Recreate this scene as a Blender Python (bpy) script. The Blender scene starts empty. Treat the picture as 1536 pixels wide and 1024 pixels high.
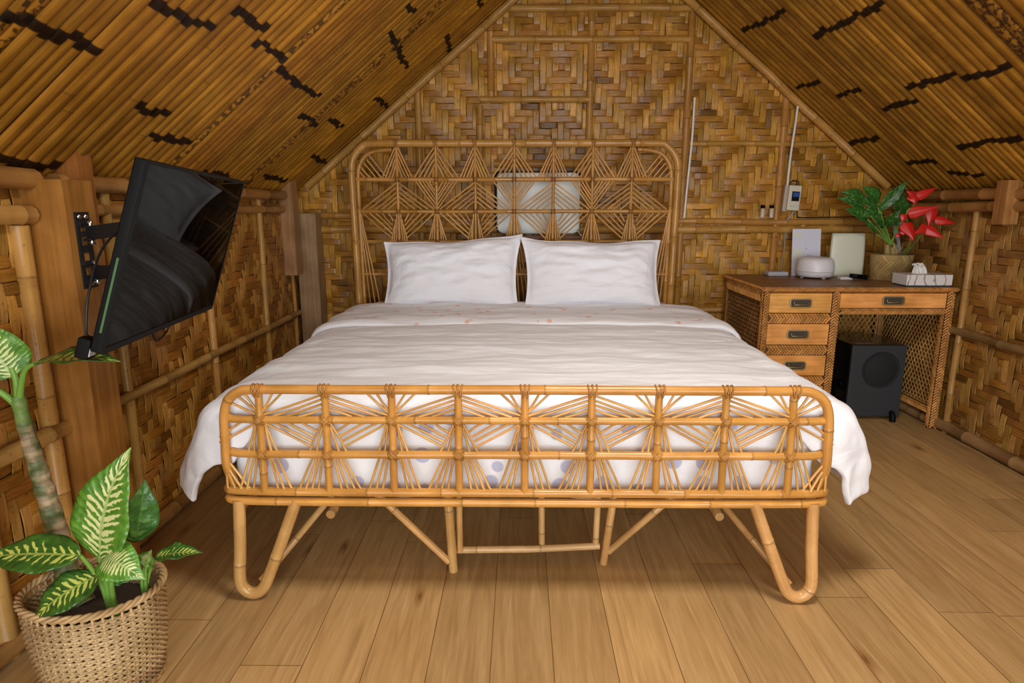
import bpy, math, random
from mathutils import Vector, Matrix, noise
from mathutils.geometry import interpolate_bezier
R = math.radians; PI = math.pi
sc = bpy.context.scene
col = sc.collection
rnd = random.Random(7)
V = Vector

# ------------------------------------------------------------------ room dimensions
XL, XR, YB, EZ = -1.40, 2.33, 4.05, 1.30
XM = .465; RZ = 2.84
YF = -2.0

# ------------------------------------------------------------------ mesh builder
class MB:
    def __init__(s): s.v=[]; s.f=[]; s.mi=[]; s.c=[]; s.uv=[]; s.sm=[]
    def add(s, vs, fs, c=(1,1,1), uv=None, mi=0, smooth=False):
        b=len(s.v); s.v += [V(p) for p in vs]
        s.c += ([c]*len(vs) if not isinstance(c, list) else c)
        s.uv += (uv if uv else [(0,0)]*len(vs))
        for f in fs: s.f.append([b+i for i in f]); s.mi.append(mi); s.sm.append(smooth)
    def build(s, name, mats, parent=None, loc=None):
        if parent is not None:
            o0 = world_of(parent); off = loc if loc is not None else o0
        else: off = V(loc) if loc is not None else V((0,0,0))
        off = V(off)
        me = bpy.data.meshes.new(name)
        me.from_pydata([tuple(p-off) for p in s.v], [], s.f)
        if not isinstance(mats, (list,tuple)): mats=[mats]
        for m in mats: me.materials.append(m)
        me.polygons.foreach_set('material_index', s.mi)
        me.polygons.foreach_set('use_smooth', s.sm)
        ca = me.color_attributes.new('Col','FLOAT_COLOR','POINT')
        flat=[]
        for c in s.c: flat += [c[0],c[1],c[2],1.0]
        ca.data.foreach_set('color', flat)
        ul = me.uv_layers.new(name='UVMap')
        li=[0]*len(me.loops); me.loops.foreach_get('vertex_index', li)
        fl=[]
        for i in li: fl += [s.uv[i][0], s.uv[i][1]]
        ul.data.foreach_set('uv', fl)
        me.update()
        o = bpy.data.objects.new(name, me); col.objects.link(o)
        if parent is not None:
            o.parent = parent; o.location = off - o0
        else: o.location = off
        return o
    # primitives
    def box(s, a, b, c=(1,1,1), mi=0, M=None):
        x0,y0,z0=a; x1,y1,z1=b
        vs=[V(p) for p in ((x0,y0,z0),(x1,y0,z0),(x1,y1,z0),(x0,y1,z0),(x0,y0,z1),(x1,y0,z1),(x1,y1,z1),(x0,y1,z1))]
        if M is not None: vs=[M@p for p in vs]
        s.add(vs, [(3,2,1,0),(4,5,6,7),(0,1,5,4),(1,2,6,5),(2,3,7,6),(3,0,4,7)], c, mi=mi)
    def boxuv(s, a, b, c=(1,1,1), mi=0, axis=2, M=None):
        # box whose uv runs along its length, for wood grain
        x0,y0,z0=a; x1,y1,z1=b; o=rnd.random()*7
        cs=((x0,y0,z0),(x1,y0,z0),(x1,y1,z0),(x0,y1,z0),(x0,y0,z1),(x1,y0,z1),(x1,y1,z1),(x0,y1,z1))
        ax=[0,1,2]; ax.remove(axis)
        for f in ((3,2,1,0),(4,5,6,7),(0,1,5,4),(1,2,6,5),(2,3,7,6),(3,0,4,7)):
            p=[cs[i] for i in f]
            uv=[(q[ax[0]]+q[ax[1]]+o, q[axis]+o*3) for q in p]
            vs=[V(q) for q in p]
            if M is not None: vs=[M@q for q in vs]
            s.add(vs, [(0,1,2,3)], c, uv, mi)
    def tube(s, pts, r, seg=10, c=(1,1,1), nodes=None, mi=0, cap=True, smoothn=0, nodecol=.55, closed=False, swell=1.07):
        pts=[V(p) for p in pts]
        if smoothn: pts=catmull(pts, smoothn)
        L=[0]
        for i in range(1,len(pts)): L.append(L[-1]+(pts[i]-pts[i-1]).length)
        T=L[-1]
        rf = r if callable(r) else (lambda t: r)
        st=[(l,1.0,1.0) for l in L]
        if nodes:
            for n in nodes:
                if .008<n<T-.008:
                    st = [q for q in st if abs(q[0]-n)>.007]
                    w=.0045
                    st += [(n-w,1,1),(n-w*.3,swell,nodecol),(n+w*.3,swell,nodecol),(n+w,1,1)]
        st.sort()
        def at(l):
            for i in range(1,len(L)):
                if l<=L[i]+1e-9:
                    d=L[i]-L[i-1]; t=0 if d<1e-9 else (l-L[i-1])/d
                    return pts[i-1].lerp(pts[i],t), (pts[i]-pts[i-1]).normalized(), t, i
            return pts[-1],(pts[-1]-pts[-2]).normalized(),1,len(L)-1
        P=[at(q[0])[0] for q in st]
        n=len(P); tang=[]
        for i in range(n):
            a=P[max(0,i-1)]; b=P[min(n-1,i+1)]
            tang.append((b-a).normalized())
        if closed: tang[0]=tang[-1]=(P[1]-P[-2]).normalized()
        up=V((0,0,1)) if abs(tang[0].z)<.9 else V((0,1,0))
        u=tang[0].cross(up).normalized(); o=rnd.random()*9
        vs=[];cc=[];uv=[]
        for i in range(n):
            t=tang[i]; u=(u-t*u.dot(t)).normalized(); w=t.cross(u)
            rr=rf(st[i][0]/T if T else 0)*st[i][1]
            for k in range(seg):
                a=2*PI*k/seg
                vs.append(P[i]+(u*math.cos(a)+w*math.sin(a))*rr)
                g=st[i][2]; cc.append((c[0]*g,c[1]*g,c[2]*g))
                uv.append((abs(a-PI)*rr+o, st[i][0]+o))
        fs=[]
        for i in range(n-1):
            for k in range(seg):
                k2=(k+1)%seg
                fs.append((i*seg+k,i*seg+k2,(i+1)*seg+k2,(i+1)*seg+k))
        s.add(vs,fs,cc,uv,mi,True)
        if cap and not closed:
            b=[vs[k] for k in range(seg)]; e=[vs[(n-1)*seg+k] for k in range(seg)]
            ce=(c[0]*.75,c[1]*.75,c[2]*.75)
            s.add(b,[tuple(reversed(range(seg)))],ce,[(0,0)]*seg,mi); s.add(e,[tuple(range(seg))],ce,[(0,0)]*seg,mi)
    def lathe(s, prof, center, seg=32, c=(1,1,1), mi=0, M=None, smooth=True):
        vs=[];uv=[]
        for (r,z) in prof:
            for k in range(seg):
                a=2*PI*k/seg; p=V((r*math.cos(a),r*math.sin(a),z))
                if M is not None: p=M@p
                vs.append(p+V(center)); uv.append((a,z))
        fs=[]
        for i in range(len(prof)-1):
            for k in range(seg):
                k2=(k+1)%seg; fs.append((i*seg+k,i*seg+k2,(i+1)*seg+k2,(i+1)*seg+k))
        s.add(vs,fs,c,uv,mi,smooth)
    def grid(s, fn, nu, nv, c=(1,1,1), mi=0, smooth=True, closeu=False, cf=None):
        vs=[];uv=[];cc=[]
        for j in range(nv+1):
            for i in range(nu+1 if not closeu else nu):
                u=i/nu; v=j/nv; vs.append(V(fn(u,v))); uv.append((u,v)); cc.append(cf(u,v) if cf else c)
        w=nu+1 if not closeu else nu; fs=[]
        for j in range(nv):
            for i in range(nu):
                i2=(i+1)%w if closeu else i+1
                fs.append((j*w+i,j*w+i2,(j+1)*w+i2,(j+1)*w+i))
        s.add(vs,fs,cc,uv,mi,smooth)

def catmull(p, n):
    out=[]
    for i in range(len(p)-1):
        a=p[max(0,i-1)]; b=p[i]; c=p[i+1]; d=p[min(len(p)-1,i+2)]
        for k in range(n):
            t=k/n
            out.append(.5*((2*b)+(c-a)*t+(2*a-5*b+4*c-d)*t*t+(-a+3*b-3*c+d)*t**3))
    out.append(p[-1]); return out
def world_of(o):
    p=V((0,0,0))
    while o is not None: p+=o.location; o=o.parent
    return p
def thing(name, label, cat, loc=(0,0,0), group=None):
    o=bpy.data.objects.new(name,None); col.objects.link(o); o.location=loc; o.empty_display_size=.05
    return tag(o,label,cat,group)
def tag(o,label,cat,group=None):
    o['label']=label; o['category']=cat
    if group: o['group']=group
    return o
def struct(o): o['kind']='structure'; return o
def bevel(o,w,seg=2,ang=40):
    m=o.modifiers.new('Bevel','BEVEL'); m.width=w; m.segments=seg; m.limit_method='ANGLE'; m.angle_limit=R(ang)
    for p in o.data.polygons: p.use_smooth=True
    n=o.modifiers.new('WN','WEIGHTED_NORMAL'); n.keep_sharp=True
    return o
def subsurf(o,l=1):
    m=o.modifiers.new('Sub','SUBSURF'); m.levels=l; m.render_levels=l; return o

# ------------------------------------------------------------------ materials
def newmat(name):
    m=bpy.data.materials.new(name); m.use_nodes=True; nt=m.node_tree
    b=nt.nodes['Principled BSDF']; return m,nt,b
def simple(name,c,rough=.5,metal=0,coat=0,spec=.5):
    m,nt,b=newmat(name); b.inputs['Base Color'].default_value=(*c,1); b.inputs['Roughness'].default_value=rough
    b.inputs['Metallic'].default_value=metal; b.inputs['Coat Weight'].default_value=coat
    b.inputs['Specular IOR Level'].default_value=spec
    return m
def nd(nt,t,**k):
    n=nt.nodes.new(t)
    for a,b in k.items(): setattr(n,a,b)
    return n
def ramp(nt,fac,stops):
    r=nd(nt,'ShaderNodeValToRGB'); e=r.color_ramp.elements
    while len(e)<len(stops): e.new(.5)
    for i,(p,c) in enumerate(stops):
        e[i].position=p; e[i].color=(*c,1) if len(c)==3 else c
    nt.links.new(fac,r.inputs[0]); return r
def mixc(nt,a,b,fac,mode='MIX'):
    m=nd(nt,'ShaderNodeMix',data_type='RGBA',blend_type=mode)
    for i,x in ((0,fac),(6,a),(7,b)):
        if hasattr(x,'is_linked'): nt.links.new(x,m.inputs[i])
        elif isinstance(x,(int,float)): m.inputs[i].default_value=x
        else: m.inputs[i].default_value=(*x,1)
    return m.outputs[2]
def math_(nt,op,a,b=None,c=None):
    m=nd(nt,'ShaderNodeMath',operation=op)
    for i,x in enumerate((a,b,c)):
        if x is None: continue
        if hasattr(x,'is_linked'): nt.links.new(x,m.inputs[i])
        else: m.inputs[i].default_value=x
    return m.outputs[0]
def fibre(name, rough=.4, lo=.72, hi=1.12, su=260, sv=9, blotch=.25, bump=.15, coat=0.0, spots=0, tint=(1,1,1), spec=.28):
    """plant fibre: colour from the strip itself, streaks running along it"""
    m,nt,b=newmat(name); L=nt.links.new
    at=nd(nt,'ShaderNodeAttribute',attribute_name='Col')
    uv=nd(nt,'ShaderNodeUVMap')
    mp=nd(nt,'ShaderNodeMapping'); mp.inputs['Scale'].default_value=(su,sv,1); L(uv.outputs[0],mp.inputs[0])
    n1=nd(nt,'ShaderNodeTexNoise'); n1.inputs['Detail'].default_value=3; n1.inputs['Scale'].default_value=1; L(mp.outputs[0],n1.inputs['Vector'])
    r1=ramp(nt,n1.outputs[0],[(.3,(lo,lo*.96,lo*.9)),(.7,(hi,hi,hi))])
    cc=mixc(nt,at.outputs['Color'],r1.outputs[0],1.0,'MULTIPLY')
    geo=nd(nt,'ShaderNodeNewGeometry')
    n2=nd(nt,'ShaderNodeTexNoise'); n2.inputs['Scale'].default_value=9; n2.inputs['Detail'].default_value=4; L(geo.outputs['Position'],n2.inputs['Vector'])
    r2=ramp(nt,n2.outputs[0],[(.32,(1-blotch,1-blotch*1.15,1-blotch*1.5)),(.68,(1.06,1.06,1.06))])
    cc=mixc(nt,cc,r2.outputs[0],1.0,'MULTIPLY')
    if spots:
        n3=nd(nt,'ShaderNodeTexNoise'); n3.inputs['Scale'].default_value=70; L(geo.outputs['Position'],n3.inputs['Vector'])
        r3=ramp(nt,n3.outputs[0],[(.28,(.3,.22,.15)),(.36,(1,1,1))])
        cc=mixc(nt,cc,r3.outputs[0],spots,'MULTIPLY')
    if tint!=(1,1,1): cc=mixc(nt,cc,tint,1.0,'MULTIPLY')
    L(cc,b.inputs['Base Color'])
    rr=ramp(nt,n2.outputs[0],[(.3,(rough*.8,)*3),(.7,(min(1,rough*1.25),)*3)])
    L(rr.outputs[0],b.inputs['Roughness'])
    b.inputs['Coat Weight'].default_value=coat; b.inputs['Coat Roughness'].default_value=.2
    b.inputs['Specular IOR Level'].default_value=spec
    bp=nd(nt,'ShaderNodeBump'); bp.inputs['Strength'].default_value=bump; bp.inputs['Distance'].default_value=.002
    L(n1.outputs[0],bp.inputs['Height']); L(bp.outputs[0],b.inputs['Normal'])
    return m
M={}
M['weave']=fibre('woven_bamboo',rough=.34,lo=.60,hi=1.18,su=190,sv=10,blotch=.36,bump=.25,spots=.6,spec=.3)
M['slat']=fibre('split_bamboo',spec=.18,rough=.5,lo=.7,hi=1.15,su=160,sv=4,blotch=.3,bump=.2)
M['batten']=fibre('bamboo_pole',rough=.3,lo=.85,hi=1.08,su=80,sv=3,blotch=.22,bump=.08,spots=.5)
M['rattan']=fibre('honey_rattan',rough=.26,lo=.86,hi=1.08,su=150,sv=5,blotch=.22,bump=.1,coat=.25)
M['wood']=fibre('planed_wood',rough=.42,lo=.74,hi=1.12,su=70,sv=3,blotch=.25,bump=.12)
M['drawer']=fibre('varnished_pine',rough=.35,lo=.78,hi=1.12,su=55,sv=4,blotch=.25,bump=.05,coat=.2)
M['wicker']=fibre('wicker_cane',rough=.6,lo=.72,hi=1.15,su=250,sv=20,blotch=.35,bump=.2)
M['dark']=simple('dark_backing',(.035,.02,.01),.9)
M['black']=simple('black_plastic',(.004,.004,.004),.5,spec=.12)
M['blackm']=simple('black_metal',(.006,.006,.007),.4,0)
M['cable']=simple('black_cable',(.01,.01,.011),.5)
M['gcable']=simple('grey_cable',(.28,.29,.30),.5)
M['wcable']=simple('white_cable',(.75,.73,.68),.45)
M['screen']=simple('glossy_screen',(.002,.002,.002),.02,0,0,.14)
M['screen'].node_tree.nodes['Principled BSDF'].inputs['IOR'].default_value=1.22
M['steel']=simple('zinc_steel',(.55,.52,.45),.3,1)
M['brass']=simple('antique_brass',(.36,.27,.12),.45,.7)
M['brassd']=simple('dark_recess',(.05,.035,.02),.6)
M['white']=simple('white_plastic',(.72,.70,.72),.35)
M['cream']=simple('cream_panel',(.66,.66,.52),.3)
M['grey']=simple('grey_plastic',(.45,.46,.5),.35)
M['soil']=simple('dark_soil',(.03,.018,.01),.95)
M['greenstrip']=simple('green_strip',(.035,.11,.02),.4)
M['glass']=simple('frosted_vial',(.55,.45,.32),.2)
M['lcd']=simple('blue_lcd',(.02,.08,.30),.2)

# fabric
def fabric(name,c=(.80,.79,.80),dots=None,flowers=False,bumps=.25,scale=7):
    m,nt,b=newmat(name); L=nt.links.new
    geo=nd(nt,'ShaderNodeNewGeometry'); base=None
    cc=None
    if dots:
        mp=nd(nt,'ShaderNodeMapping'); mp.inputs['Scale'].default_value=(9.5,9.5,9.5); L(geo.outputs['Position'],mp.inputs[0])
        vo=nd(nt,'ShaderNodeTexVoronoi'); vo.inputs['Scale'].default_value=1; vo.inputs['Randomness'].default_value=.55; L(mp.outputs[0],vo.inputs['Vector'])
        r=ramp(nt,vo.outputs['Distance'],[(.23,dots),(.27,c)])
        cc=r.outputs[0]
    if flowers:
        vo=nd(nt,'ShaderNodeTexVoronoi'); vo.inputs['Scale'].default_value=15; vo.inputs['Randomness'].default_value=1; L(geo.outputs['Position'],vo.inputs['Vector'])
        n=nd(nt,'ShaderNodeTexNoise'); n.inputs['Scale'].default_value=60; L(geo.outputs['Position'],n.inputs['Vector'])
        f=math_(nt,'ADD',vo.outputs['Distance'],math_(nt,'MULTIPLY',n.outputs[0],.35))
        r=ramp(nt,f,[(.36,(.80,.52,.42)),(.43,c)])
        hs=ramp(nt,vo.outputs['Color'],[(.62,(0,0,0)),(.66,(1,1,1))])
        cc=mixc(nt,r.outputs[0],c,hs.outputs[0])
    if cc is not None: L(cc,b.inputs['Base Color'])
    else: b.inputs['Base Color'].default_value=(*c,1)
    b.inputs['Roughness'].default_value=.75; b.inputs['Sheen Weight'].default_value=.15; b.inputs['Specular IOR Level'].default_value=.25
    mp=nd(nt,'ShaderNodeMapping'); mp.inputs['Scale'].default_value=(scale*.6,scale*2.2,scale*1.2); L(geo.outputs['Position'],mp.inputs[0])
    n=nd(nt,'ShaderNodeTexNoise'); n.inputs['Scale'].default_value=1; n.inputs['Detail'].default_value=5; n.inputs['Distortion'].default_value=.8; L(mp.outputs[0],n.inputs['Vector'])
    bp=nd(nt,'ShaderNodeBump'); bp.inputs['Strength'].default_value=bumps; bp.inputs['Distance'].default_value=.03
    L(n.outputs[0],bp.inputs['Height']); L(bp.outputs[0],b.inputs['Normal'])
    return m
M['sheet']=fabric('dotted_sheet',(.84,.85,.87),dots=(.50,.51,.66),bumps=.3)
M['duvet']=fabric('white_cotton',(.84,.85,.885),bumps=.35)
M['fold']=fabric('flowered_cotton',(.83,.83,.86),flowers=True,bumps=.3)
M['pillow']=fabric('pillow_cotton',(.85,.86,.91),bumps=.45,scale=6)
M['pink']=fabric('pinkish_sheet',(.66,.56,.56),bumps=.4)
M['redcloth']=fabric('dark_red_cloth',(.25,.05,.05),bumps=.4)

# floor
def floor_mat():
    m,nt,b=newmat('oak_laminate'); L=nt.links.new
    geo=nd(nt,'ShaderNodeNewGeometry'); sp=nd(nt,'ShaderNodeSeparateXYZ'); L(geo.outputs['Position'],sp.inputs[0])
    cb=nd(nt,'ShaderNodeCombineXYZ')
    row0=math_(nt,'FLOOR',math_(nt,'DIVIDE',math_(nt,'ADD',sp.outputs[0],.075),.168))
    hsh=math_(nt,'FRACT',math_(nt,'MULTIPLY',math_(nt,'SINE',math_(nt,'MULTIPLY',row0,12.9898)),437.58))
    L(math_(nt,'ADD',sp.outputs[1],math_(nt,'MULTIPLY',hsh,1.15)),cb.inputs[0]); L(math_(nt,'ADD',sp.outputs[0],.075),cb.inputs[1])
    br=nd(nt,'ShaderNodeTexBrick'); L(cb.outputs[0],br.inputs['Vector'])
    br.inputs['Scale'].default_value=1; br.inputs['Brick Width'].default_value=1.15; br.inputs['Row Height'].default_value=.168
    br.inputs['Mortar Size'].default_value=.0013; br.inputs['Mortar Smooth'].default_value=.1; br.offset=0; br.offset_frequency=2
    br.inputs['Color1'].default_value=(.80,.80,.80,1); br.inputs['Color2'].default_value=(1.1,1.1,1.1,1); br.inputs['Mortar'].default_value=(.35,.3,.25,1)
    # grain, offset per plank row
    row=math_(nt,'FLOOR',math_(nt,'DIVIDE',math_(nt,'ADD',sp.outputs[0],.075),.168))
    yo=math_(nt,'ADD',sp.outputs[1],math_(nt,'MULTIPLY',row,3.7))
    c2=nd(nt,'ShaderNodeCombineXYZ'); L(math_(nt,'MULTIPLY',sp.outputs[0],26),c2.inputs[0]); L(math_(nt,'MULTIPLY',yo,1.9),c2.inputs[1]); L(row,c2.inputs[2])
    n1=nd(nt,'ShaderNodeTexNoise'); n1.inputs['Scale'].default_value=1; n1.inputs['Detail'].default_value=6; n1.inputs['Distortion'].default_value=1.6; L(c2.outputs[0],n1.inputs['Vector'])
    r1=ramp(nt,n1.outputs[0],[(.22,(.38,.225,.085)),(.45,(.49,.30,.117)),(.6,(.545,.345,.143)),(.82,(.62,.415,.19))])
    c3=nd(nt,'ShaderNodeCombineXYZ'); L(math_(nt,'MULTIPLY',sp.outputs[0],160),c3.inputs[0]); L(math_(nt,'MULTIPLY',yo,7),c3.inputs[1])
    n2=nd(nt,'ShaderNodeTexNoise'); n2.inputs['Scale'].default_value=1; n2.inputs['Detail'].default_value=2; L(c3.outputs[0],n2.inputs['Vector'])
    r2=ramp(nt,n2.outputs[0],[(.3,(.89,.87,.84)),(.7,(1.05,1.05,1.05))])
    cc=mixc(nt,r1.outputs[0],r2.outputs[0],1.0,'MULTIPLY')
    cc=mixc(nt,cc,br.outputs['Color'],1.0,'MULTIPLY')
    # knots
    c4=nd(nt,'ShaderNodeCombineXYZ'); L(math_(nt,'MULTIPLY',sp.outputs[0],7.0),c4.inputs[0]); L(math_(nt,'MULTIPLY',yo,2.3),c4.inputs[1])
    vo=nd(nt,'ShaderNodeTexVoronoi'); vo.inputs['Scale'].default_value=1; vo.inputs['Randomness'].default_value=1; L(c4.outputs[0],vo.inputs['Vector'])
    n5=math_(nt,'ADD',vo.outputs['Distance'],math_(nt,'MULTIPLY',math_(nt,'SUBTRACT',n2.outputs[0],.5),.16))
    r5=ramp(nt,n5,[(.03,(.22,.14,.08)),(.075,(.70,.60,.48)),(.17,(1,1,1))])
    cc=mixc(nt,cc,r5.outputs[0],1.0,'MULTIPLY')
    L(cc,b.inputs['Base Color'])
    b.inputs['Roughness'].default_value=.42; b.inputs['Specular IOR Level'].default_value=.4
    bp=nd(nt,'ShaderNodeBump'); bp.inputs['Strength'].default_value=.3; bp.inputs['Distance'].default_value=.001
    L(math_(nt,'SUBTRACT',math_(nt,'MULTIPLY',n2.outputs[0],.3),br.outputs['Fac']),bp.inputs['Height']); L(bp.outputs[0],b.inputs['Normal'])
    return m
M['floor']=floor_mat()

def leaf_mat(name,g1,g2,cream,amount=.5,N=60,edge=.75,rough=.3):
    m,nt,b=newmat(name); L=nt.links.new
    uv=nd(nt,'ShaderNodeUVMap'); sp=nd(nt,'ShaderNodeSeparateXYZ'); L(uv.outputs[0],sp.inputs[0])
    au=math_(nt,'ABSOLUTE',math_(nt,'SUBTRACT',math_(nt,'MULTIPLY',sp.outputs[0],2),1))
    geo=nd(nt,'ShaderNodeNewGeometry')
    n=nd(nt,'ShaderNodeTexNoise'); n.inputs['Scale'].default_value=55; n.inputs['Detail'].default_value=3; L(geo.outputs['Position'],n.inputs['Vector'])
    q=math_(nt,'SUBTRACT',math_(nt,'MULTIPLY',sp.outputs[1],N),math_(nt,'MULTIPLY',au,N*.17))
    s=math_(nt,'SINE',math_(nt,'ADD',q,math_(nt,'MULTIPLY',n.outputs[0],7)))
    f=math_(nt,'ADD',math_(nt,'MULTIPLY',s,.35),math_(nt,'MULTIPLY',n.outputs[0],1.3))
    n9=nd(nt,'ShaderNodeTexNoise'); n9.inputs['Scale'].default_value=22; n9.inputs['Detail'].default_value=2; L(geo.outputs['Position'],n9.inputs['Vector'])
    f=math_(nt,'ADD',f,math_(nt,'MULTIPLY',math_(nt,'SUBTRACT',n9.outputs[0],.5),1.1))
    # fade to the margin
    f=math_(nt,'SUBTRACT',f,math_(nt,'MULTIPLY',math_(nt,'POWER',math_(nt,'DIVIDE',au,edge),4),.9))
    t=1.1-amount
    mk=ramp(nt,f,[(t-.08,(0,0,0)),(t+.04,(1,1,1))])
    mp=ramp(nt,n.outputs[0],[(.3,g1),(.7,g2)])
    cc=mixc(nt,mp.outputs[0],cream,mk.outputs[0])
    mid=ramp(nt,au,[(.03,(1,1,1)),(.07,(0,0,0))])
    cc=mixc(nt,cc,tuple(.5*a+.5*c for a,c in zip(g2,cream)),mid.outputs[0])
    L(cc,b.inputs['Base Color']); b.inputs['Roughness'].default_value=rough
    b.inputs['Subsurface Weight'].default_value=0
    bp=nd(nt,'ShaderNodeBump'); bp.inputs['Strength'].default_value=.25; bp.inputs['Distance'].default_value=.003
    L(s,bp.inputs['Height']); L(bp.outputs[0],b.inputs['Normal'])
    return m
M['leaf']=leaf_mat('variegated_leaf',(.05,.16,.015),(.12,.30,.03),(.60,.64,.28),.46,95)
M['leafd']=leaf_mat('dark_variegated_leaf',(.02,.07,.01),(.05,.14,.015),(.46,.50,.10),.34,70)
M['leafg']=leaf_mat('plain_green_leaf',(.02,.09,.012),(.05,.17,.025),(.10,.26,.05),.1,30)
M['stalk']=simple('green_stalk',(.16,.33,.05),.35)
M['red']=simple('red_bract',(.52,.016,.01),.4)
def trunk_mat():
    m,nt,b=newmat('ringed_trunk'); L=nt.links.new
    geo=nd(nt,'ShaderNodeNewGeometry')
    uv=nd(nt,'ShaderNodeUVMap'); sp=nd(nt,'ShaderNodeSeparateXYZ'); L(uv.outputs[0],sp.inputs[0])
    n=nd(nt,'ShaderNodeTexNoise'); n.inputs['Scale'].default_value=32; n.inputs['Detail'].default_value=4; L(geo.outputs['Position'],n.inputs['Vector'])
    at=nd(nt,'ShaderNodeAttribute',attribute_name='Col')
    r=ramp(nt,n.outputs[0],[(.38,(.085,.11,.03)),(.5,(.20,.19,.08)),(.58,(.34,.24,.13)),(.7,(.42,.33,.2))])
    s=math_(nt,'SINE',math_(nt,'ADD',math_(nt,'MULTIPLY',sp.outputs[1],190),math_(nt,'MULTIPLY',n.outputs[0],3)))
    r2=ramp(nt,s,[(.0,(.7,.7,.7)),(.35,(1,1,1))])
    cc=mixc(nt,r.outputs[0],r2.outputs[0],1.0,'MULTIPLY')
    cc=mixc(nt,(.12,.24,.04),cc,at.outputs['Fac'])
    L(cc,b.inputs['Base Color']); b.inputs['Roughness'].default_value=.55
    bp=nd(nt,'ShaderNodeBump'); bp.inputs['Strength'].default_value=.5; bp.inputs['Distance'].default_value=.003
    L(s,bp.inputs['Height']); L(bp.outputs[0],b.inputs['Normal'])
    return m
M['trunk']=trunk_mat()
def marble():
    m,nt,b=newmat('veined_white_card'); L=nt.links.new
    geo=nd(nt,'ShaderNodeNewGeometry')
    w=nd(nt,'ShaderNodeTexWave',wave_type='BANDS',bands_direction='X'); w.inputs['Scale'].default_value=7; w.inputs['Distortion'].default_value=9; w.inputs['Detail Scale'].default_value=1.2; w.inputs['Detail'].default_value=3
    L(geo.outputs['Position'],w.inputs['Vector'])
    r=ramp(nt,w.outputs['Fac'],[(.03,(.32,.24,.22)),(.12,(.66,.63,.60))])
    L(r.outputs[0],b.inputs['Base Color']); b.inputs['Roughness'].default_value=.4
    return m
M['marble']=marble()

# ------------------------------------------------------------------ colours of plant fibre
def jit(c,a=.12,b=.05):
    k=1+rnd.uniform(-a,a); return tuple(max(0,x*k*(1+rnd.uniform(-b,b))) for x in c)
HONEY=(.60,.30,.068); PALE=(.62,.36,.13); BROWN=(.40,.175,.042)
LEGC=(.60,.35,.13)

# ------------------------------------------------------------------ floor
g=MB()
g.box((XL-.15,YF-1.2,-.08),(XR+.15,YB+.1,0))
struct(g.build('floor',M['floor']))

# ------------------------------------------------------------------ woven walls
def weave(name, origin, U, W, N, nu, nv, cs, keep, seed, off=(0,0), P=12, ch=(.36,.17,.05), cv=(.50,.30,.11), backing=None):
    """origin, U = horizontal unit, W = vertical unit, N = towards the room"""
    rr=random.Random(seed); g=MB()
    origin,U,W,N=V(origin),V(U),V(W),V(N)
    def tri(i,o): return abs(((i+o)%(2*P))-P)
    def hor(i,j):
        # a lozenge twill, the turning points shift a little between mats
        b=((tri(i,off[0])+tri(j,off[1]))%6)<3
        return (not b) if (i,j) in odd else b
    odd={(rr.randrange(nu),rr.randrange(nv)) for _ in range(int(nu*nv*.035))}
    rowtone=[rr.uniform(.8,1.2) for _ in range(nv)]; coltone=[rr.uniform(.8,1.2) for _ in range(nu)]
    def strip(cu,cv_,lu,lv,alongu,tone,base):
        hw=(lv if alongu else lu)*.5*.965; hl=(lu if alongu else lv)*.5
        n=6; tilt=rr.uniform(-.0012,.0012); top=rr.uniform(.0028,.0046); sh=rr.uniform(-.0015,.0015)
        vs=[];uv=[]; o=rr.random()*20
        k=tone*rr.uniform(.88,1.12); c=(base[0]*k,base[1]*k*rr.uniform(.94,1.05),base[2]*k*rr.uniform(.85,1.15))
        if rr.random()<.07: kk=rr.choice((.5,.65,1.2)); c=tuple(x*kk for x in c)
        for a in range(n+1):
            t=-1+2*a/n; h=top-(top+.0035)*abs(t)**3.2
            for w in (-1,-.86,.86,1):
                l=t*hl; x=w*hw+sh
                hh=h+tilt*w-(.0018 if abs(w)==1 else 0)
                p=origin+(U*(cu+l)+W*(cv_+x) if alongu else U*(cu+x)+W*(cv_+l))+N*hh
                vs.append(p); uv.append((w*hw+o,l+o))
        fs=[]
        for a in range(n):
            for b in range(3):
                q=a*4+b; f=(q,q+1,q+5,q+4); fs.append(f)
        # orient towards N
        v0,v1,v2=vs[fs[0][0]],vs[fs[0][1]],vs[fs[0][2]]
        if (v1-v0).cross(v2-v1).dot(N)<0: fs=[tuple(reversed(f)) for f in fs]
        g.add(vs,fs,c,uv,0,False)
    for j in range(nv):
        i=0
        while i<nu:
            if hor(i,j):
                e=i
                while e<nu and hor(e,j) and e-i<6: e+=1
                cu=(i+e)*.5*cs; cw=(j+.5)*cs
                if keep(cu,cw): strip(cu,cw,(e-i+.55)*cs,cs,True,rowtone[j],ch)
                i=e
            else: i+=1
    for i in range(nu):
        j=0
        while j<nv:
            if not hor(i,j):
                e=j
                while e<nv and not hor(i,e) and e-j<6: e+=1
                cw=(j+e)*.5*cs; cu=(i+.5)*cs
                if keep(cu,cw): strip(cu,cw,cs,(e-j+.55)*cs,False,coltone[i],cv)
                j=e
            else: j+=1
    backing(g)
    return struct(g.build(name,[M['weave'],M['dark']]))
cs=.037
def bk_left(g): g.box((XL-.05,YF,0),(XL-.006,YB,EZ+.02),(1,1,1),1)
weave('wall_left',(XL,YF+1.4,0),(0,1,0),(0,0,1),(1,0,0),int((YB-YF-1.4)/cs),int(EZ/cs)+1,cs,lambda u,w:w<EZ+.01,3,(5,3),11,backing=bk_left, ch=(.36,.15,.022), cv=(.50,.255,.055))
def bk_right(g): g.box((XR+.006,YF,0),(XR+.05,YB,EZ+.02),(1,1,1),1)
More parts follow.
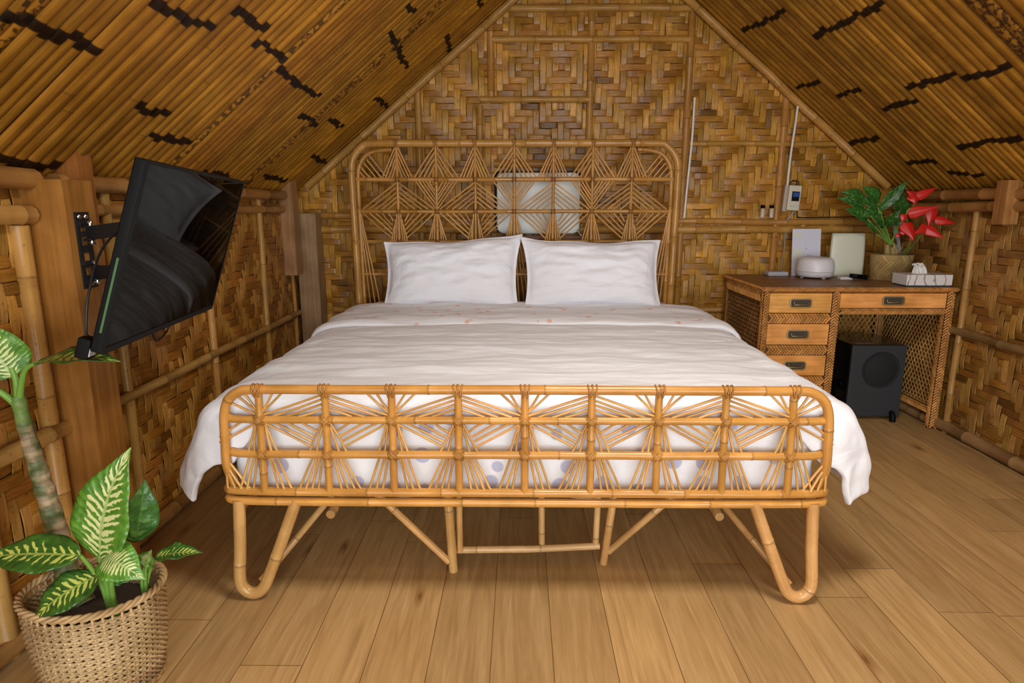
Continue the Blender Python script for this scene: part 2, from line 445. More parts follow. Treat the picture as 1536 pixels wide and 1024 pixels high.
weave('wall_right',(XR,YF+1.4,0),(0,1,0),(0,0,1),(-1,0,0),int((YB-YF-1.4)/cs),int(EZ/cs)+1,cs,lambda u,w:w<EZ+.01,5,(2,7),9,backing=bk_right, ch=(.36,.17,.035), cv=(.49,.275,.075))
def zroof(x): return EZ+(x-XL)*(RZ-EZ)/(XM-XL) if x<XM else EZ+(XR-x)*(RZ-EZ)/(XR-XM)
def bk_back(g):
    ys=(YB+.006,YB+.06)
    vs=[(x,y,z) for y in ys for (x,z) in ((XL-.05,0),(XR+.05,0),(XR+.05,EZ),(XM,RZ+.03),(XL-.05,EZ))]
    g.add(vs,[(0,1,2,3,4),(9,8,7,6,5),(0,5,6,1),(1,6,7,2),(2,7,8,3),(3,8,9,4),(4,9,5,0)],(1,1,1),None,1)
weave('wall_back',(XL,YB,0),(1,0,0),(0,0,1),(0,-1,0),int((XR-XL)/cs)+1,int(RZ/cs)+1,cs,lambda u,w:w<zroof(u+XL)+.02,9,(4,6),12,backing=bk_back, ch=(.46,.215,.028), cv=(.57,.30,.05))

# ------------------------------------------------------------------ bamboo ceiling
BL=[[(1.38,.45),(1.52,.45),(1.68,.46)],[(1.71,.62),(1.83,.64),(1.99,.65)],[(2.01,.74),(2.22,.73)],[(2.24,.69),(2.51,.69)],[(2.5,.64),(3.03,.62)],[(1.97,.31),(2.18,.32)],[(2.18,.22),(2.45,.21)],[(3.07,.5),(3.36,.49)],[(3.39,.53),(3.68,.53)],[(3.08,1.05),(3.68,1.01)],[(2.95,1.18),(3.1,1.19)],[(3.71,1.29),(4.04,1.27)],[(3.69,.77),(4.05,.78)],[(3.7,.29),(4.03,.27)],[(1.71,.04),(1.94,.04)],[(2.73,.08),(3.02,.07)],[(3.38,.1),(3.71,.08)],[(3.64,1.52),(3.74,1.53)],[(1.0,.8),(1.3,.82)],[(.4,.5),(.8,.5)]]
BR=[[(3.91,1.39),(3.42,1.33)],[(3.4,1.14),(3.11,1.13),(2.82,1.12)],[(3.92,.92),(3.69,.9)],[(3.67,.79),(3.44,.76)],[(3.14,.7),(2.81,.7)],[(2.8,.65),(2.56,.65)],[(3.42,.62),(3.15,.61)],[(3.99,.45),(3.69,.44)],[(3.69,.24),(3.46,.22)],[(3.44,.12),(3.19,.09)],[(3.17,.29),(2.83,.3)],[(2.56,.51),(2.3,.5)],[(2.2,.8),(1.9,.8)]]
BR=[list(reversed(b)) for b in BR]
def slope_panel(name, x0, sgn, bands, seed, cols, specks):
    rr=random.Random(seed); g=MB()
    e=V((x0,0,EZ)); d=V((XM-x0,0,RZ-EZ)); Ls=d.length; d=d/Ls
    e=e-d*.10; Lx=Ls+.10           # the slats run a little past the eave
    n=V((d.z*sgn,0,-abs(d.x)))     # towards the room
    y=YB+.02; grp=0; gc=None; gr=.019
    gi=0
    while y>YF:
        if grp<=0:
            grp=rr.randint(5,10); gc=cols[rr.randrange(len(cols))]; gk=rr.uniform(.72,1.0); gc=(gc[0]*gk,gc[1]*gk*rr.uniform(.95,1.05),gc[2]*gk*.85); gsh=rr.uniform(-.02,.02)
            y-=rr.choice((.001,.002,.007)); gw=rr.uniform(.034,.054); tw=rr.uniform(-.004,.004)
        w=gw*rr.uniform(.9,1.1); yc=y-w/2; y-=w; grp-=1
        k=rr.uniform(.78,1.2); c=(gc[0]*k,gc[1]*k,gc[2]*k)
        marks=[]
        for b in bands:
            if b[0][0]-.01<=yc<=b[-1][0]+.01:
                for q in range(len(b)-1):
                    if b[q][0]-.01<=yc<=b[q+1][0]+.01:
                        t=(yc-b[q][0])/max(.01,b[q+1][0]-b[q][0])
                        marks.append((b[q][1]+t*(b[q+1][1]-b[q][1])+.10+rr.uniform(-.012,.012),rr.uniform(.009,.018))); break
        st=[(0,1,1),(Lx,1,1)]+[(Lx*t/8+rr.uniform(-.05,.05),1,1) for t in range(1,8)]
        st=[q for q in st if all(abs(q[0]-m)>.06 for m,h in marks)]
        for m,h in marks:
            st+=[(m-h-.004,1,1),(m-h,1.0,.07),(m-h*.3,1.1,.05),(m+h*.3,1.1,.05),(m+h,1.0,.07),(m+h+.004,1,1)]
        # pale joints
        for q in range(2):
            s=rr.uniform(.1,Lx-.1)
            if all(abs(s-m)>.06 for m,h in marks): st+=[(s-.005,1,1),(s,1.03,.62),(s+.005,1,1)]
        st.sort()
        yj=rr.uniform(-.0015,.0015); drop=rr.uniform(0,.0045)
        vs=[];cc=[];uv=[];o=rr.random()*20; K=5
        for (s,rs,dk) in st:
            for a in range(K+1):
                th=PI*a/K; rr_=w*.5*rs
                vs.append(e+d*s+V((0,yc+yj+tw*(s/Lx-.5)*2,0))+V((0,1,0))*(-math.cos(th)*rr_)+n*(math.sin(th)*rr_*.48+.004-drop))
                cc.append((c[0]*dk,c[1]*dk*(.8 if dk<.2 else 1),c[2]*dk)); uv.append((a*w/K+o,s+o))
        fs=[]
        for a in range(len(st)-1):
            for b in range(K):
                q=a*(K+1)+b; fs.append((q,q+1,q+K+2,q+K+1))
        fl=(vs[1]-vs[0]).cross(vs[K+1]-vs[0]).dot(n)
        if fl<0: fs=[tuple(reversed(f)) for f in fs]
        sp=any(a<=yc<=b for a,b in specks)
        g.add(vs,fs,cc,uv,2 if sp else 0,True)
    b0=e-n*.004; b1=e+d*Lx-n*.004; b2=b0-n*.05; b3=b1-n*.05
    vs=[]
    for yy in (YF,YB+.05):
        for p in (b0,b1,b3,b2): vs.append(p+V((0,yy,0)))
    g.add(vs,[(0,1,2,3),(7,6,5,4),(0,4,5,1),(1,5,6,2),(2,6,7,3),(3,7,4,0)],(1,1,1),None,1)
    return struct(g.build(name,[M['slat'],M['dark'],M['speck']]))
# mottled culms
ms=fibre('mottled_bamboo',rough=.45,lo=.7,hi=1.15,su=160,sv=4,blotch=.3,bump=.2)
nt=ms.node_tree; b=nt.nodes['Principled BSDF']; src=b.inputs['Base Color'].links[0].from_socket
geo=nd(nt,'ShaderNodeNewGeometry'); vo=nd(nt,'ShaderNodeTexNoise'); vo.inputs['Scale'].default_value=55; vo.inputs['Detail'].default_value=2
nt.links.new(geo.outputs['Position'],vo.inputs['Vector'])
r=ramp(nt,vo.outputs[0],[(.45,(.16,.11,.07)),(.52,(1.15,1.15,1.05))])
nt.links.new(mixc(nt,src,r.outputs[0],.85,'MULTIPLY'),b.inputs['Base Color']); M['speck']=ms
colsL=[(.44,.205,.022),(.42,.19,.024),(.46,.215,.026),(.40,.17,.022),(.42,.195,.028)]
colsR=[(.43,.20,.026),(.40,.175,.022),(.45,.22,.032),(.42,.195,.028)]
slope_panel('ceiling',XL,1,BL,11,colsL,[(3.22,3.30),(2.46,2.53),(1.40,1.44)])
slope_panel('ceiling',XR,-1,BR,12,colsR,[(2.38,2.46)])

# ------------------------------------------------------------------ poles and battens of the room
TN=[0]
def pole(p0,p1,r,c=PALE,seg=10,gap=.32,nm=None,wob=.004,flat=None,mat='batten'):
    TN[0]+=1; g=MB(); p0,p1=V(p0),V(p1); L=(p1-p0).length
    n=max(2,int(L/.25)); pts=[p0.lerp(p1,i/n)+(V((rnd.uniform(-1,1),rnd.uniform(-1,1),rnd.uniform(-1,1)))*wob if 0<i<n else V((0,0,0))) for i in range(n+1)]
    o=rnd.uniform(.03,gap); nodes=[]
    while o<L: nodes.append(o); o+=gap*rnd.uniform(.85,1.15)
    g.tube(pts,r,seg,jit(c,.08),nodes,nodecol=.6)
    if flat: g.v=[V((p.x,YB+.004+(p.y-YB-.004)*flat,p.z)) for p in g.v]
    return struct(g.build('trim_%d'%TN[0],M[mat]))
def board(a,b,c=(.38,.17,.055),axis=2,Mx=None,bv=.004):
    TN[0]+=1; g=MB(); g.boxuv(a,b,jit(c,.05),0,axis,Mx)
    o=g.build('trim_%d'%TN[0],M['wood']); return struct(o)
WP=(.50,.29,.085); BP=(.46,.27,.08)
# left wall
for y,r,z0,z1 in ((1.50,.026,0,.9),(1.765,.025,0,1.15),(2.147,.018,0,1.27),(2.79,.016,0,1.27),(3.42,.015,0,1.27),(3.86,.012,0,1.2)):
    pole((XL+.012,y,z0),(XL+.012,y,z1),r,(.47,.26,.07))
pole((XL+.03,-1.9,.55),(XL+.03,1.80,.55),.024,BP); pole((XL+.022,1.93,.545),(XL+.022,3.9,.555),.018,(.42,.24,.07))
pole((XL+.015,-1.9,1.175),(XL+.03,1.79,1.178),.027,(.44,.22,.06)); pole((XL+.015,1.95,1.19),(XL+.015,3.80,1.185),.021,(.36,.18,.05))
pole((XL+.03,-1.9,1.275),(XL+.03,1.82,1.275),.03,(.44,.22,.06)); pole((XL+.03,1.9,1.27),(XL+.03,3.74,1.265),.027,(.36,.18,.05))
pole((XL+.03,-1.9,.03),(XL+.03,4.0,.03),.026,(.40,.22,.07))
board((XL+.0,1.80,0),(XL+.125,1.925,1.275),(.36,.145,.030))
board((XL+.005,1.935,.95),(XL+.085,2.0,1.37),(.27,.10,.022))
board((XL+.0,3.76,.80),(XL+.075,3.85,1.37),(.37,.20,.09))
board((XL+.03,3.91,0),(XL+.155,4.03,1.16),(.36,.23,.12))
# right wall
pole((XR-.012,3.30,.0),(XR-.016,3.30,1.20),.016,(.44,.26,.08)); pole((XR-.015,2.70,.0),(XR-.03,2.74,1.22),.024,(.50,.31,.10))
pole((XR-.02,-1.9,.545),(XR-.02,3.98,.56),.021,(.30,.19,.075)); pole((XR-.03,-1.9,1.26),(XR-.03,4.02,1.262),.028,(.38,.19,.055)); pole((XR-.025,-1.9,1.195),(XR-.025,4.02,1.20),.026,(.33,.17,.05))
pole((XR-.02,-1.9,.035),(XR-.02,4.02,.035),.030,(.34,.21,.09))
board((XR-.09,3.02,1.12),(XR-.02,3.09,1.32),(.38,.19,.06))
pole((XR-.012,1.9,.0),(XR-.012,1.9,1.22),.02,WP)
# back wall
yb=YB-.004
for x,z0,z1 in ((.421,0,2.74),(1.01,0,2.36),(-.175,1.84,2.30),(-.245,0,1.80),(1.60,.80,1.86),(-.62,0,1.9),(1.77,0,1.10)):
    pole((x,yb,z0),(x,yb,z1),.023,(.43,.215,.045),wob=.002,flat=.75)
for z,x0,x1,r in ((2.34,-.10,1.02,.019),(2.17,-.17,1.0,.017),(1.835,-.24,.42,.017),(1.575,1.03,2.0,.014),(1.145,XL+.15,.2,.018),(1.112,.2,2.2,.018),(1.06,XL+.15,2.2,.022),(1.46,-.16,.38,.022),(.55,-1.2,2.3,.018)):
    pole((x0,yb-.005,z),(x1,yb-.005,z+rnd.uniform(-.004,.004)),r*1.15,(.47,.245,.055),wob=.003,flat=.9)
def rl(x,dz=-.045): return zroof(x)+dz
pole((XL+.08,yb-.03,rl(XL+.08)),(XM-.02,yb-.03,rl(XM-.02)),.024,(.46,.24,.06),wob=.003)
pole((XR-.08,yb-.03,rl(XR-.08)),(XM+.02,yb-.03,rl(XM+.02)),.024,(.48,.26,.065),wob=.003)

# ------------------------------------------------------------------ BED
BX=.016
bed=thing('bed','large rattan bed frame with star-patterned headboard and low footboard','bed',(BX,2.76,0))
YFt=1.77; TOP,R2,R3,RB=.679,.587,.479,.355
def rt(pts,r,parent,name,c=HONEY,seg=10,gap=.24,sm=0,**k):
    g=MB(); pts=[V(p) for p in pts]
    L=sum((pts[i]-pts[i-1]).length for i in range(1,len(pts))); o=rnd.uniform(.02,gap); nodes=[]
    while o<L: nodes.append(o); o+=gap*rnd.uniform(.8,1.2)
    g.tube(pts,r,seg,jit(c,.07,.03),nodes,smoothn=sm,nodecol=.62,**k)
    return g.build(name,M['rattan'],parent)
HW=.890
def fx(x): return BX+x
fr=[(-HW+.003,1.80,.365),(-HW-.004,1.775,.44),(-HW,YFt,.52),(-HW+.005,YFt,.60),(-HW+.02,YFt,.645),(-HW+.055,YFt,.672),(-HW+.11,YFt,TOP),(-.5,YFt,TOP),(0,YFt,TOP+.001)]
fr=fr+[(-x,y,z) for x,y,z in reversed(fr[:-1])]
foot=rt([(fx(x),y,z) for x,y,z in fr],.0145,bed,'footboard',sm=5,gap=.3)
def rail(z,r,bend,parent=foot,name='rail',c=HONEY,ext=HW-.002,y=YFt):
    p=[(-ext,y+bend,z+.006),(-ext+.012,y+bend*.45,z+.004),(-ext+.045,y+bend*.1,z),(-.6,y,z),(-.2,y,z),(.2,y,z),(.6,y,z),(ext-.045,y+bend*.1,z),(ext-.012,y+bend*.45,z+.004),(ext,y+bend,z+.006)]
    return rt([(fx(a),b,c_) for a,b,c_ in p],r,parent,name,c,sm=4,gap=.25)
rail(R2,.012,.02); rail(R3,.0125,.035)
rail(.358,.0135,.085,name='bottom_rail',ext=.918); rail(.326,.0135,.085,name='bottom_rail',ext=.918,c=(.62,.32,.075))
UP=[-.819,-.616,-.411,-.205,.001,.192,.371,.549,.741]
UP=[u+.02 for u in UP]; UP=[(-4+k)*.1952 for k in range(9)]
for k,u in enumerate(UP):
    lean=u*.004
    rt([(fx(u-lean),YFt-.002,TOP),(fx(u),YFt-.002,.53),(fx(u+lean),YFt-.002,.362)],lambda t:.0115-.0*t,foot,'upright',gap=.19)
def spokes(lst,parent,name,r=.0038,c=(.66,.37,.11),y=YFt):
    g=MB()
    for a,b in lst:
        a=V((fx(a[0]),y+rnd.uniform(-.003,.003),a[1])); b_=V((fx(b[0]),y+rnd.uniform(-.003,.003),b[1]))
        m=a.lerp(b_,.5)+V((rnd.uniform(-.002,.002),rnd.uniform(-.002,.002),rnd.uniform(-.002,.002)))
        g.tube([a,m,b_],r,6,jit(c,.12),smoothn=2)
    return g.build(name,M['rattan'],parent)
for k,u in enumerate(UP):
    A=(k%2==0); ls=[]
    sides=[s for s in (-1,1)]
    for s in sides:
        edge=(k==0 and s<0) or (k==8 and s>0)
        if A:
            for dx in (.042,.070): ls.append(((u+s*.006,.607),(u+s*dx,.668)))
            for dx in ((.016,.043),(.014,.026)): ls.append(((u+s*dx[0],.574),(u+s*dx[1],.488)))
            ls+= [((u+s*.018,.470),(u+s*.037,.368)),((u+s*.026,.470),(u+s*.056,.368)),((u+s*.042,.470),(u+s*.077,.368))]
            if edge:
                ls+= [((u+s*.008,.600),(u+s*.105,.650)),((u+s*.01,.577),(u+s*.125,.515)),((u+s*.06,.577),(u+s*.125,.53)),((u+s*.105,.577),(u+s*.122,.53))]
                for t in range(4): ls.append(((u+s*(.120-.002*t),.475-.018*t),(u+s*(.05+.022*t),.368)))
        else:
            for z,dx,ze in ((.661,.188,.600),(.648,.156,.597),(.634,.115,.597),(.619,.078,.597)): ls.append(((u+s*.012,z),(u+s*dx,ze)))
            for dx,de,z in ((.182,.052,.505),(.152,.046,.520),(.112,.040,.535),(.070,.030,.550)): ls.append(((u+s*dx,.577),(u+s*de,z)))
            ls+= [((u+s*.014,.575),(u+s*.056,.487)),((u+s*.012,.565),(u+s*.033,.487))]
            ls+= [((u+s*.016,.470),(u+s*.035,.368)),((u+s*.026,.470),(u+s*.055,.368)),((u+s*.034,.470),(u+s*.074,.368)),((u+s*.046,.470),(u+s*.093,.368))]
    spokes(ls,foot,'spoke_fan')
def binding(x,y,z,s,parent,c=(.50,.24,.055),kind='x'):
    g=MB(); cen=V((x,y,z))
    if kind=='x':
        for dg in (V((1,0,1)).normalized(),V((1,0,-1)).normalized()):
            for off in (-.0045,0,.0045):
                pe=V((dg.z,0,-dg.x))
                pts=[cen+pe*off*(1)+dg*math.cos(a)*s*1.25+V((0,1,0))*math.sin(a)*s*1.3 for a in [2*PI*i/14 for i in range(15)]]
                g.tube(pts,.0021,5,jit(c,.15),cap=False,closed=True)
    else:
        for q in range(4):
            t=(q-1.5)*.006
            pts=[cen+V((t+math.cos(a)*.004*(1 if q%2 else -1),math.sin(a)*s,math.cos(a)*s*1.1)) for a in [2*PI*i/14 for i in range(15)]]
            g.tube(pts,.0026,5,jit(c,.15),cap=False,closed=True)
    return g.build('binding',M['rattan'],parent)
for u in UP:
    binding(fx(u),YFt,TOP-.004,.0185,foot,(.42,.19,.045),'o')
    binding(fx(u),YFt,R2,.0155,foot); binding(fx(u),YFt,R3,.0155,foot)
# legs
for s in (-1,1):
    p=[(-.868,1.775,.33),(-.876,1.77,.18),(-.884,1.765,.07),(-.872,1.765,.032),(-.845,1.765,.019),(-.815,1.765,.035),(-.79,1.765,.085),(-.735,1.77,.22),(-.692,1.775,.33)]
    rt([(fx(-s*x),y,z) for x,y,z in p],.0185,bed,'leg',LEGC,sm=5,gap=.30,seg=12)
    rt([(fx(s*.83),1.79,.045),(fx(s*.60),2.02,.30)],.0115,bed,'brace',LEGC)
    rt([(fx(s*.62),2.04,.22),(fx(s*.62),2.04,.33)],.011,bed,'brace',LEGC)
# centre support
rt([(-.236,1.925,.32),(-.221,1.925,.0)],.0155,bed,'leg',LEGC); rt([(-.20,1.95,.32),(-.20,1.95,.06)],.011,bed,'brace',LEGC)
rt([(.325,1.975,.32),(.290,1.976,.0)],.0135,bed,'leg',LEGC)
rt([(-.52,1.93,.33),(-.235,1.925,.035)],.0125,bed,'brace',LEGC); rt([(.575,1.95,.33),(.305,1.976,.045)],.0125,bed,'brace',LEGC)
rt([(-.215,1.96,.058),(.04,1.965,.06),(.275,1.985,.062)],.0125,bed,'stretcher',(.66,.42,.18))
rt([(.078,1.98,.06),(.074,1.98,.32)],.011,bed,'brace',(.66,.42,.18)); rt([(.262,1.985,.06),(.268,1.985,.32)],.011,bed,'brace',(.66,.42,.18))
# side rails, slats, rear legs
for s in (-1,1):
    rt([(fx(s*.885),1.80,.285),(fx(s*.885),3.74,.285)],.016,bed,'side_rail')
    rt([(fx(s*.60),1.80,.268),(fx(s*.60),3.74,.268)],.014,bed,'side_rail',LEGC)
    rt([(fx(-.03+s*.88),3.74,.34),(fx(-.03+s*.88),3.74,0)],.018,bed,'leg',LEGC)
for q in range(8):
    rt([(fx(-.89),1.95+q*.235,.293),(fx(.89),1.95+q*.235,.293)],.011,bed,'cross_slat',LEGC,seg=8)
# headboard
HY=3.75; HC=-.033
HB=(.46,.23,.052); HS=(.52,.27,.07)
hf=[(-.925,HY,.33),(-.928,HY,.80),(-.934,HY,1.20),(-.935,HY,1.40),(-.92,HY,1.475),(-.87,HY,1.533),(-.80,HY,1.552),(-.4,HY,1.552),(0,HY,1.553)]
hf=hf+[(-x,y,z) for x,y,z in reversed(hf[:-1])]
head=rt([(HC+x,y,z) for x,y,z in hf],.0215,bed,'headboard',HB,sm=5,gap=.33,seg=12)
hi=[(-.893,HY,.34),(-.896,HY,.80),(-.900,HY,1.20),(-.898,HY,1.38),(-.88,HY,1.445),(-.84,HY,1.492),(-.78,HY,1.512),(-.70,HY,1.518)]
for s in (1,-1): rt([(HC+s*x,y,z) for x,y,z in hi],.012,head,'inner_pole',HB,sm=4)
for z,r in ((1.354,.0135),(1.174,.0115),(1.001,.0105),(.81,.009)):
    rt([(HC-.91,HY,z),(HC-.3,HY,z-.002),(HC+.3,HY,z+.001),(HC+.91,HY,z)],r,head,'rail',HB)
HU=[HC+.224*(k-3) for k in range(7)]
for u in HU: rt([(u,HY-.004,1.545),(u,HY-.004,1.0),(u,HY-.004,.40)],.0095,head,'upright',HB)
def hsp(ls): 
    g=MB()
    for a,b in ls:
        a=V((a[0],HY+rnd.uniform(-.003,.003)-.004,a[1])); b_=V((b[0],HY+rnd.uniform(-.003,.003)-.004,b[1]))
        g.tube([a,a.lerp(b_,.5)+V((rnd.uniform(-.003,.003),0,rnd.uniform(-.003,.003))),b_],.0050,6,jit(HS,.14),smoothn=2)
    return g.build('spoke_fan',M['rattan'],head)
for k,u in enumerate(HU):
    ev=(k%2==0); ls=[]
    for s in (-1,1):
        half=.085 if ev else .125
        for j in range(4): ls.append(((u+s*.006,1.535-j*.032),(u+s*half*(1-j/4.6),1.366)))
        if ev:
            for j in range(5): ls.append(((u+s*.006,1.335-j*.026),(u+s*.208*(1-j/5.6),1.186)))
            for j in range(5): ls.append(((u+s*.205*(1-j/5.6),1.163),(u+s*(.045-j*.003),1.022+j*.024)))
            for j in range(3): ls.append(((u+s*(.012+j*.006),1.16-.03*j),(u+s*(.02+j*.014),.99)))
            for j in range(3): ls.append(((u+s*(.016+j*.012),.995),(u+s*(.03+j*.03),.64)))
        else:
            for j in range(5): ls.append(((u+s*.006,1.19+j*.024),(u+s*.118*(1-j/6),1.343)))
            for j in range(3): ls.append(((u+s*(.008+j*.003),1.16-.03*j),(u+s*(.05-j*.015),1.012)))
            for j in range(3): ls.append(((u+s*(.012+j*.01),.995),(u+s*(.03+j*.03),.64)))
    hsp(ls)
for s in (-1,1):
    ls=[]
    for j in range(5): ls.append(((HC+s*(.893-.016*j),1.40+.022*j),(HC+s*(.86-.032*j),1.364)))
    for j in range(3): ls.append(((HC+s*(.893-.0*j),1.165-.04*j),(HC+s*(.80+.03*j),.62)))
    hsp(ls)
for u in HU:
    for z in (1.552,1.354,1.174,1.001): binding(u,HY-.002,z,.0135 if z<1.5 else .024,head,(.33,.15,.04),'x' if z<1.5 else 'o')

# ------------------------------------------------------------------ mattress
def rbox_grid(g,a,b,r,n=(24,24,6),amp=0,c=(1,1,1)):
    """rounded box as six grids pushed to a rounded shape"""
    a,b=V(a),V(b); cen=(a+b)/2; h=(b-a)/2
    def rp(p):
        q=V([max(-h[i]+r,min(h[i]-r,p[i])) for i in range(3)]); d=p-q
        if d.length>1e-9: p=q+d.normalized()*r
        w=cen+p
        if amp: w+=d.normalized()*amp*noise.noise(w*7) if d.length>0 else V()
        return w
    def face(ax,sg,n1,n2):
        i,j=[(1,2),(2,0),(0,1)][ax]
        if sg<0: i,j=j,i
        n1,n2=(n[i],n[j])
        def fn(u,v):
            p=V((0,0,0)); p[ax]=sg*h[ax]; p[i]=(2*u-1)*h[i]; p[j]=(2*v-1)*h[j]; return rp(p)
        g.grid(fn,n1,n2,c)
    for ax in range(3):
        for sg in (-1,1): face(ax,sg,0,0)
g=MB(); rbox_grid(g,(-.885,1.815,.306),(.912,3.72,.600),.05,(70,60,24),.012)
mt=g.build('mattress',M['sheet'],None,(.01,2.78,.306))
tag(mt,'thick mattress in a pale lilac-dotted white sheet on the rattan bed','mattress')

# ------------------------------------------------------------------ duvet
def fbm(p,s,seed=0): return noise.fractal(V((p[0]*s[0]+seed,p[1]*s[1],p[2]*s[2])),1.0,2.0,4)
def drape(xc,ax,y0,y1,ztop,Dx,Df,Rr=.07,flare=.07,seed=0,nx=110,ny=80,amp=.010,endcurl=0):
    """cloth lying on the bed: beyond +-ax it rounds over and hangs Dx, at the foot it hangs Df"""
    def drop(r):
        q=Rr*PI/2
        if r<q: a=r/Rr; return Rr*math.sin(a), -Rr*(1-math.cos(a))
        return Rr, -Rr-(r-q)
    def fn(u,v):
        X=(2*u-1)*(ax+Dx+Rr); y=y0-Df+(y1-y0+Df)*v
        k=min(1,max(0,(abs(X)-ax+.10)/.16)); k=k*k*(3-2*k); Df2=Df+(Dx*.95-Df)*k if Df>0 else 0
        y=y0-Df2+(y1-y0+Df2)*v
        dx=max(0,abs(X)-ax); sx=1 if X>0 else -1; dy=max(0,y0-y)
        bx=xc+sx*min(abs(X),ax); by=max(y,y0)
        r=(dx**4+dy**4)**.25; hyp=math.hypot(dx,dy)
        z=ztop
        if r>1e-6:
            o,dz=drop(r); o*=1+.5*(dx/hyp); dirx=sx*dx/hyp; diry=-dy/hyp
            hang=max(0,-dz-Rr)
            fl=flare*(1 if sx<0 else .5)*math.sin(min(1,hang/.20)*PI/2)*(dx/hyp)
            wav=.012*math.sin(y*16+sx*1.3+seed)*min(1,hang/.15)*(dx/hyp)
            o2=o+fl+wav
            px=bx+dirx*o2; py=by+diry*o*.8; z+=dz
            px+=.022*fbm((px,py*2,z*1.3),(4,4,4),seed)*min(1,r/.1); py+=.010*fbm((px,py,z),(11,11,5),seed+4)*min(1,r/.1)
            z+=.008*fbm((px,py,z),(9,9,2),seed+3)
        else:
            px,py=bx,by
        top=1.0 if r<.01 else max(0,1-r/.12)
        z+=top*(amp*fbm((px,py,0),(2.1,8,1),seed)+.0045*fbm((px,py,0),(5,15,1),seed+9)+.014*(1-(abs(px-xc)/ax)**2 if abs(px-xc)<ax else 0))
        return (px,py,z)
    g=MB(); g.grid(fn,nx,ny); return g
g=drape(.020,.865,1.872,3.50,.640,.275,.13,seed=2.0,Rr=.10,flare=.085,nx=140,ny=110)
dv=g.build('duvet',M['duvet'],None,(.035,2.7,.62))
so=dv.modifiers.new('Solid','SOLIDIFY'); so.thickness=.022; so.offset=-.6
subsurf(dv,1)
tag(dv,'plain white duvet spread over the mattress, hanging down both sides','duvet')
g=drape(.025,.885,2.95,3.52,.664,.22,.0,seed=5.0,Rr=.10,flare=.075,nx=110,ny=34,amp=.012)
def lip(p):
    t=(p.y-2.95)
    if t<.05: p=V((p.x,p.y,p.z-.018*((.05-t)/.05)**2))
    return p
g.v=[lip(p) for p in g.v]
fd=g.build('folded_edge',M['fold'],dv)
so=fd.modifiers.new('Solid','SOLIDIFY'); so.thickness=.02; so.offset=-.8
subsurf(fd,1); fd['label']='turned-back band sprinkled with small orange flowers'

# under-sheet / hidden cloth at the head
g=MB(); rbox_grid(g,(-.84,3.545,.602),(.86,3.715,.655),.02,(40,10,4),.006)
tag(g.build('folded_blanket',M['pink'],None,(0,3.6,.602)),'greyish pink folded cover lying behind the pillows at the headboard','blanket')

# ------------------------------------------------------------------ pillows
def pillow(xc,w,h,base,tilt,seed,label,rotz=0,skew=0):
    g=MB(); th=.085
    Mx=Matrix.Rotation(rotz,4,'Z')@Matrix.Rotation(tilt,4,'X')
    def surf(sg):
        def fn(u,v):
            a=2*u-1; b=2*v-1
            # pulled-in sides with pointed corners, a flat flange round the edge
            px=a*w/2*(1-.075*(1-b*b)*abs(a)); pz=b*h/2*(1-.13*(1-a*a)*abs(b)); pz+=.012*a*skew*(b+1); px*=1-.02*(1-b)
            fl=.95; qa=min(1,abs(a)/fl); qb=min(1,abs(b)/(fl-.01))
            puff=max(0,(1-qa**2.6))**.55*max(0,(1-qb**2.6))**.55
            d=th*puff+.0035
            n_=.011*fbm((a*2+seed,b*2,0),(1.5,2.6,1),seed)*(.3+puff)+.006*noise.noise(V((a*9+seed,b*7,seed)))*(1-puff*.6)
            pz-=.02*puff*(1-b)*.5
            p=V((px,sg*(d+n_*(1 if puff>.02 else .4)) + (.012*math.sin(a*7+seed)*(1-puff) ),pz+h/2))
            return Mx@p+V((xc,base[0],base[1]))
        return fn
    g.grid(surf(-1),48,34); n=len(g.v)
    g.grid(surf(1),48,34)
    # flip back side faces
    k=len(g.f)//2
    for i in range(k,len(g.f)): g.f[i]=list(reversed(g.f[i]))
    W=49; H=35
    ring=[i for i in range(W)]+[W*j+W-1 for j in range(1,H)]+[W*(H-1)+i for i in range(W-2,-1,-1)]+[W*j for j in range(H-2,0,-1)]
    for i in range(len(ring)):
        a,b=ring[i],ring[(i+1)%len(ring)]
        g.f.append([b,a,a+n,b+n]); g.mi.append(0); g.sm.append(True)
    o=g.build('pillow',M['pillow'],None,(xc,base[0],base[1])); subsurf(o,1)
    return tag(o,label,'pillow')
pillow(-.385,.80,.435,(3.47,.635),R(-24),1.7,'left of the two white pillows leaning on the rattan headboard',R(-1),1)
pillow(.405,.80,.425,(3.45,.640),R(-24),6.3,'right of the two white pillows leaning on the rattan headboard',R(1.5),-.3)

# ------------------------------------------------------------------ television
TC=V((-.958,1.829,1.074)); TM=Matrix.Rotation(1.7197,4,'Z')@Matrix.Rotation(.3197,4,'X')@Matrix.Rotation(.0215,4,'Y')
tw,thh=.80,.46
def tv(p): return TC+TM@V(p)
def tbox(g,a,b,c=(1,1,1),mi=0):
    g.box(a,b,c,mi,Matrix.Translation(TC)@TM)
tvt=thing('television','black flat screen television tilted downward on the wooden post','television',TC)
g=MB(); tbox(g,(-tw/2,.004,-thh/2),(tw/2,.030,thh/2)); o=g.build('casing',M['black'],tvt); bevel(o,.004)
g=MB(); tbox(g,(-tw*.36,.028,-thh*.40),(tw*.36,.060,thh*.25)); o=g.build('back_cover',M['black'],tvt); bevel(o,.012)
g=MB(); tbox(g,(-tw/2+.008,.0012,-thh/2+.016),(tw/2-.008,.0045,thh/2-.008)); g.build('screen',M['screen'],tvt)
g=MB()
